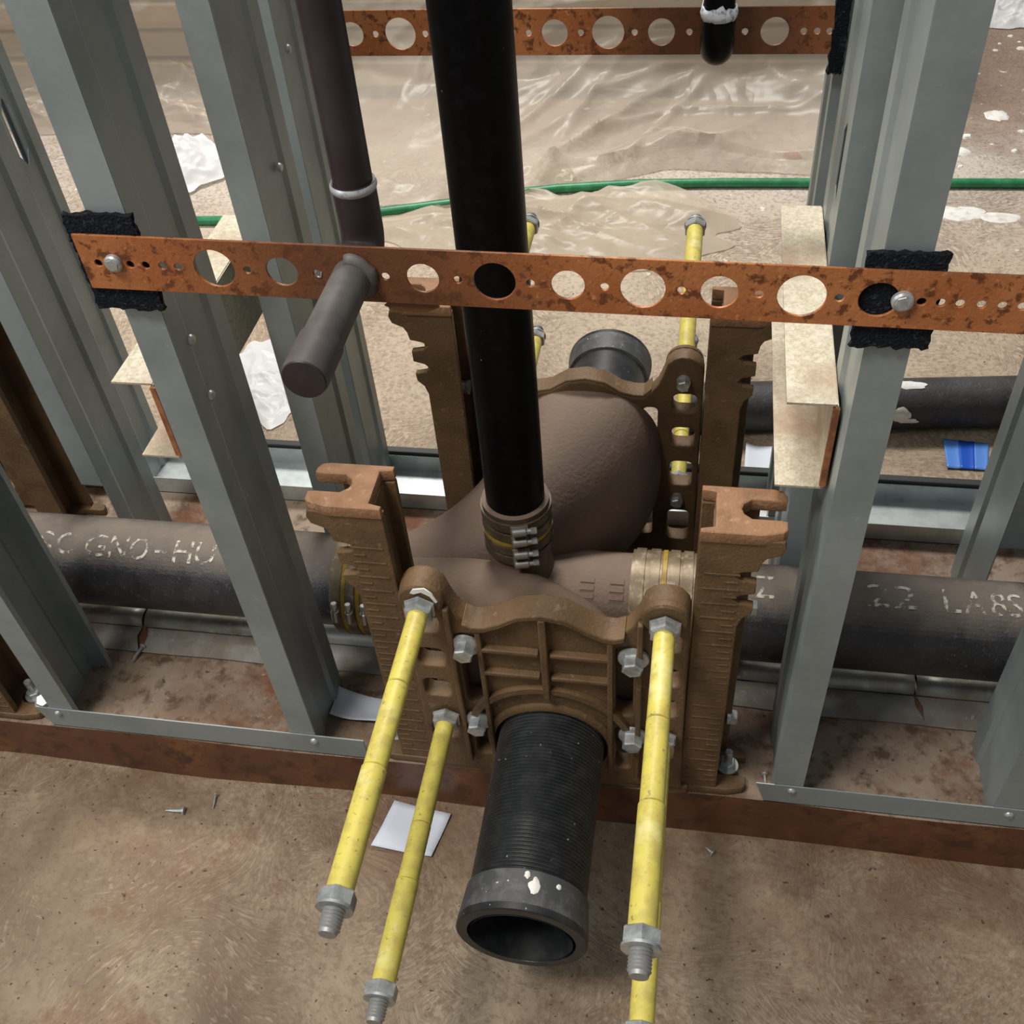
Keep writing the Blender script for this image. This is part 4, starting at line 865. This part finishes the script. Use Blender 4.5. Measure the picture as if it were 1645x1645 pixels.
def drape():
    m = MB(); nx, ny = 300, 200; x0, x1 = -2.5, 0.46
    path = [(2.345, ZF + 0.004), (2.42, ZF + 0.014), (2.52, ZF + 0.035), (2.60, ZF + 0.055), (2.66, ZF + 0.09), (2.69, ZF + 0.17), (2.71, ZF + 0.30), (2.735, ZF + 0.45), (2.80, ZF + 0.575), (2.95, ZF + 0.60), (3.35, ZF + 0.60)]
    acc = [0]
    for i in range(1, len(path)): acc.append(acc[-1] + math.dist(path[i], path[i - 1]))
    for i in range(nx + 1):
        x = x0 + (x1 - x0) * i / nx
        back = 0.17 * max(0, min(1, (-0.75 - x) / 0.35))
        edge = 0.03 * noise.noise((x * 2.6, 0, 4)) + 0.02 * noise.noise((x * 7, 0, 8)) + back
        fw = max(0, min(1, (-0.10 - x) / 0.12)) * (1 - max(0, min(1, (-0.75 - x) / 0.3)))       # the hem comes forward to the hose here
        if fw: edge = edge * (1 - fw) + fw * (hose_y(x) + 0.035 - 2.345 + 0.02 * abs(noise.noise((x * 9, 2, 8))))
        for j in range(ny + 1):
            s = acc[-1] * j / ny
            k = max(a for a in range(len(path) - 1) if acc[a] <= s + 1e-9); t = (s - acc[k]) / (acc[k + 1] - acc[k])
            y = path[k][0] + (path[k + 1][0] - path[k][0]) * t; z = path[k][1] + (path[k + 1][1] - path[k][1]) * t
            foot = max(0, 1 - s / 0.50); c = folds(x * 0.8, s * 0.8, 2.7) + 0.06 * crumple(x, s, 3.3, 1.0, 7.0)
            am = 0.060 + 0.085 * foot; up = 1.0 if s < 0.36 else max(0.0, 1 - (s - 0.36) / 0.15)
            y2 = y + edge * foot - am * c * (1 - up); z2 = z + am * c * up
            if s < 0.04: z2 = ZF + 0.004 + am * c * s / 0.05
            m.v.append((x + 0.012 * c, y2, max(z2, ZF + 0.003)))
    for i in range(nx):
        for j in range(ny): m.f.append((i * (ny + 1) + j, (i + 1) * (ny + 1) + j, (i + 1) * (ny + 1) + j + 1, i * (ny + 1) + j + 1))
    tag(m.build('plastic_sheeting', 'poly', None, 80), 'large crumpled translucent plastic sheet draped over the lumber stack', 'plastic sheet')
drape()
def puddle(name, label, cat, cx, cy, rx, ry, amp, mt, seed, rot=0.0, f=9.0, wob=0.35, peak=None, n=96, over=None):
    """crumpled sheet lying on the floor with an irregular outline"""
    m = MB(); nr = 40
    for i in range(nr + 1):
        for k in range(n):
            a = 2 * PI * k / n; fr = i / nr
            F = 1 + wob * noise.noise((math.cos(a) * 1.5 + seed, math.sin(a) * 1.5, seed)) + 0.5 * wob * noise.noise((math.cos(a) * 4 + seed, math.sin(a) * 4, seed + 4))
            lx, ly = rx * F * fr * math.cos(a), ry * F * fr * math.sin(a)
            x = cx + lx * math.cos(rot) - ly * math.sin(rot); y = cy + lx * math.sin(rot) + ly * math.cos(rot)
            h = (0.35 * abs(crumple(x, y * 0.8, seed, 1.0, f)) + 1.25 * folds(x * f / 3.4, y * f / 3.4, seed)) * (0.55 + 0.45 * (1 - fr)) * amp * min(1, (1 - fr) * 5 + 0.08)
            if peak:
                for (px, py, pw, ph) in peak: h += ph * math.exp(-((x - px) ** 2 + (y - py) ** 2) / pw ** 2) * (0.75 + 0.5 * abs(crumple(x, y, seed + 2, 1, f * 1.6)))
            if over is not None and x < -0.19: y = min(y, over(x) - 0.022 - 0.03 * abs(noise.noise((x * 8, 3, 1))))
            if over is not None:                     # lies over the hose
                h = max(h, (0.027 if x > -0.2 else 0.0) * math.exp(-((y - over(x)) / 0.028) ** 2))
            m.v.append((x, y, ZF + 0.0025 + h))
    for i in range(nr):
        for k in range(n): m.f.append((i * n + k, i * n + (k + 1) % n, (i + 1) * n + (k + 1) % n, (i + 1) * n + k))
    tag(m.build(name, mt, None, 80), label, cat)
puddle('plastic_sheet_tail', 'loose tail of dusty plastic sheet lying over the green hose', 'plastic sheet', -0.36, 2.085, 0.42, 0.165, 0.065, 'poly_tan', 1.7, -0.02, 5.0, peak=[(-0.11, 2.24, 0.07, 0.045), (-0.02, 2.20, 0.05, 0.02)], over=hose_y)
puddle('rag_bundle', 'small knotted tan cloth scrap in front of the plastic sheet', 'rag', -0.335, 2.300, 0.055, 0.035, 0.03, 'poly_tan', 6.1, 0, 12.0, peak=[(-0.335, 2.30, 0.025, 0.018)], n=48)
puddle('plastic_bag', 'white plastic bag on the floor between the left studs', 'plastic bag', -1.31, 2.29, 0.15, 0.13, 0.06, 'poly_white', 9.3, 0.5, 8.0, peak=[(-1.30, 2.32, 0.09, 0.06)])
puddle('plastic_bag', 'pale plastic scrap on the floor left of the capped copper stub', 'plastic bag', -0.82, 1.49, 0.075, 0.12, 0.03, 'poly_white', 4.4, 0.35, 9.0)
puddle('plastic_bag', 'clear plastic lump on the floor at the top right corner', 'plastic bag', 0.83, 3.28, 0.16, 0.10, 0.07, 'poly_white', 3.4, 0.2, 9.0)

# ------------------------------------------------------------------ small debris
def deb(x, y, rx, ry, seed, h, label, z=ZF):
    tag(blob(x, y, rx, ry, seed, h, z).build('plaster_chip', 'plaster', None, 40), label, 'plaster', 'plaster chips on the far floor')
deb(0.545, 2.175, 0.050, 0.030, 1.0, 0.004, 'white plaster smear on the far right floor, left of its neighbour')
deb(0.628, 2.160, 0.040, 0.022, 2.0, 0.004, 'white plaster smear at the right edge near the green hose')
deb(0.690, 2.645, 0.028, 0.028, 3.0, 0.006, 'rounded pale plaster lump on the brown floor at right')
deb(0.585, 2.455, 0.020, 0.018, 4.0, 0.005, 'small pale plaster chip beyond the green hose')
rnd = random.Random(5)
for k in range(34):
    x = rnd.uniform(0.50, 1.0); y = rnd.uniform(2.32, 3.3); s = rnd.uniform(0.004, 0.012)
    deb(x, y, s, s * rnd.uniform(.6, 1), 10 + k, s * 0.5, 'tiny white plaster crumb scattered on the far right floor')
def loose_screw(label, x, y, z, ang, L=0.022, s=1.0, mt='zinc'):
    root = thing('loose_screw', label, 'screw', (x, y, z)); d = Vector((math.cos(ang), math.sin(ang), 0)); p = Vector((x, y, z + 0.003 * s))
    MB().lathe([(0, 0.0046 * s), (0.0016 * s, 0.0044 * s), (0.003 * s, 0.002 * s)], p, d, 12).build('head', mt, root)
    m = MB(); m.lathe([(0.0025 * s, 0.0022 * s), (L * 0.6, 0.0019 * s), (L, 0.0004)], p, d, 10); m.build('shank', mt, root)
loose_screw('loose silver screw lying on the floor in front of the left track', -0.618, 0.602, ZF, PI + 0.1, 0.026, 1.2)
loose_screw('loose nail against the curb base left of the carrier', -0.585, 0.630, ZF, -1.4, 0.02, 0.8)
loose_screw('loose screw standing against the left stud on the slab', -0.735, 0.80, 0.004, -1.75, 0.03, 1.0)
loose_screw('loose screw on the floor below the right track end', 0.063, 0.628, ZF, 2.5, 0.012, 1.0)
loose_screw('loose silver screw beside the right carrier foot', 0.117, 0.70, 0.001, -1.5, 0.018, 0.8)
tag(blob(0.20, 2.42, 0.022, 0.012, 7.7, 0.012, ZF).build('red_cap', 'red', None, 40), 'small faded red scrap at the edge of the plastic sheet', 'debris')
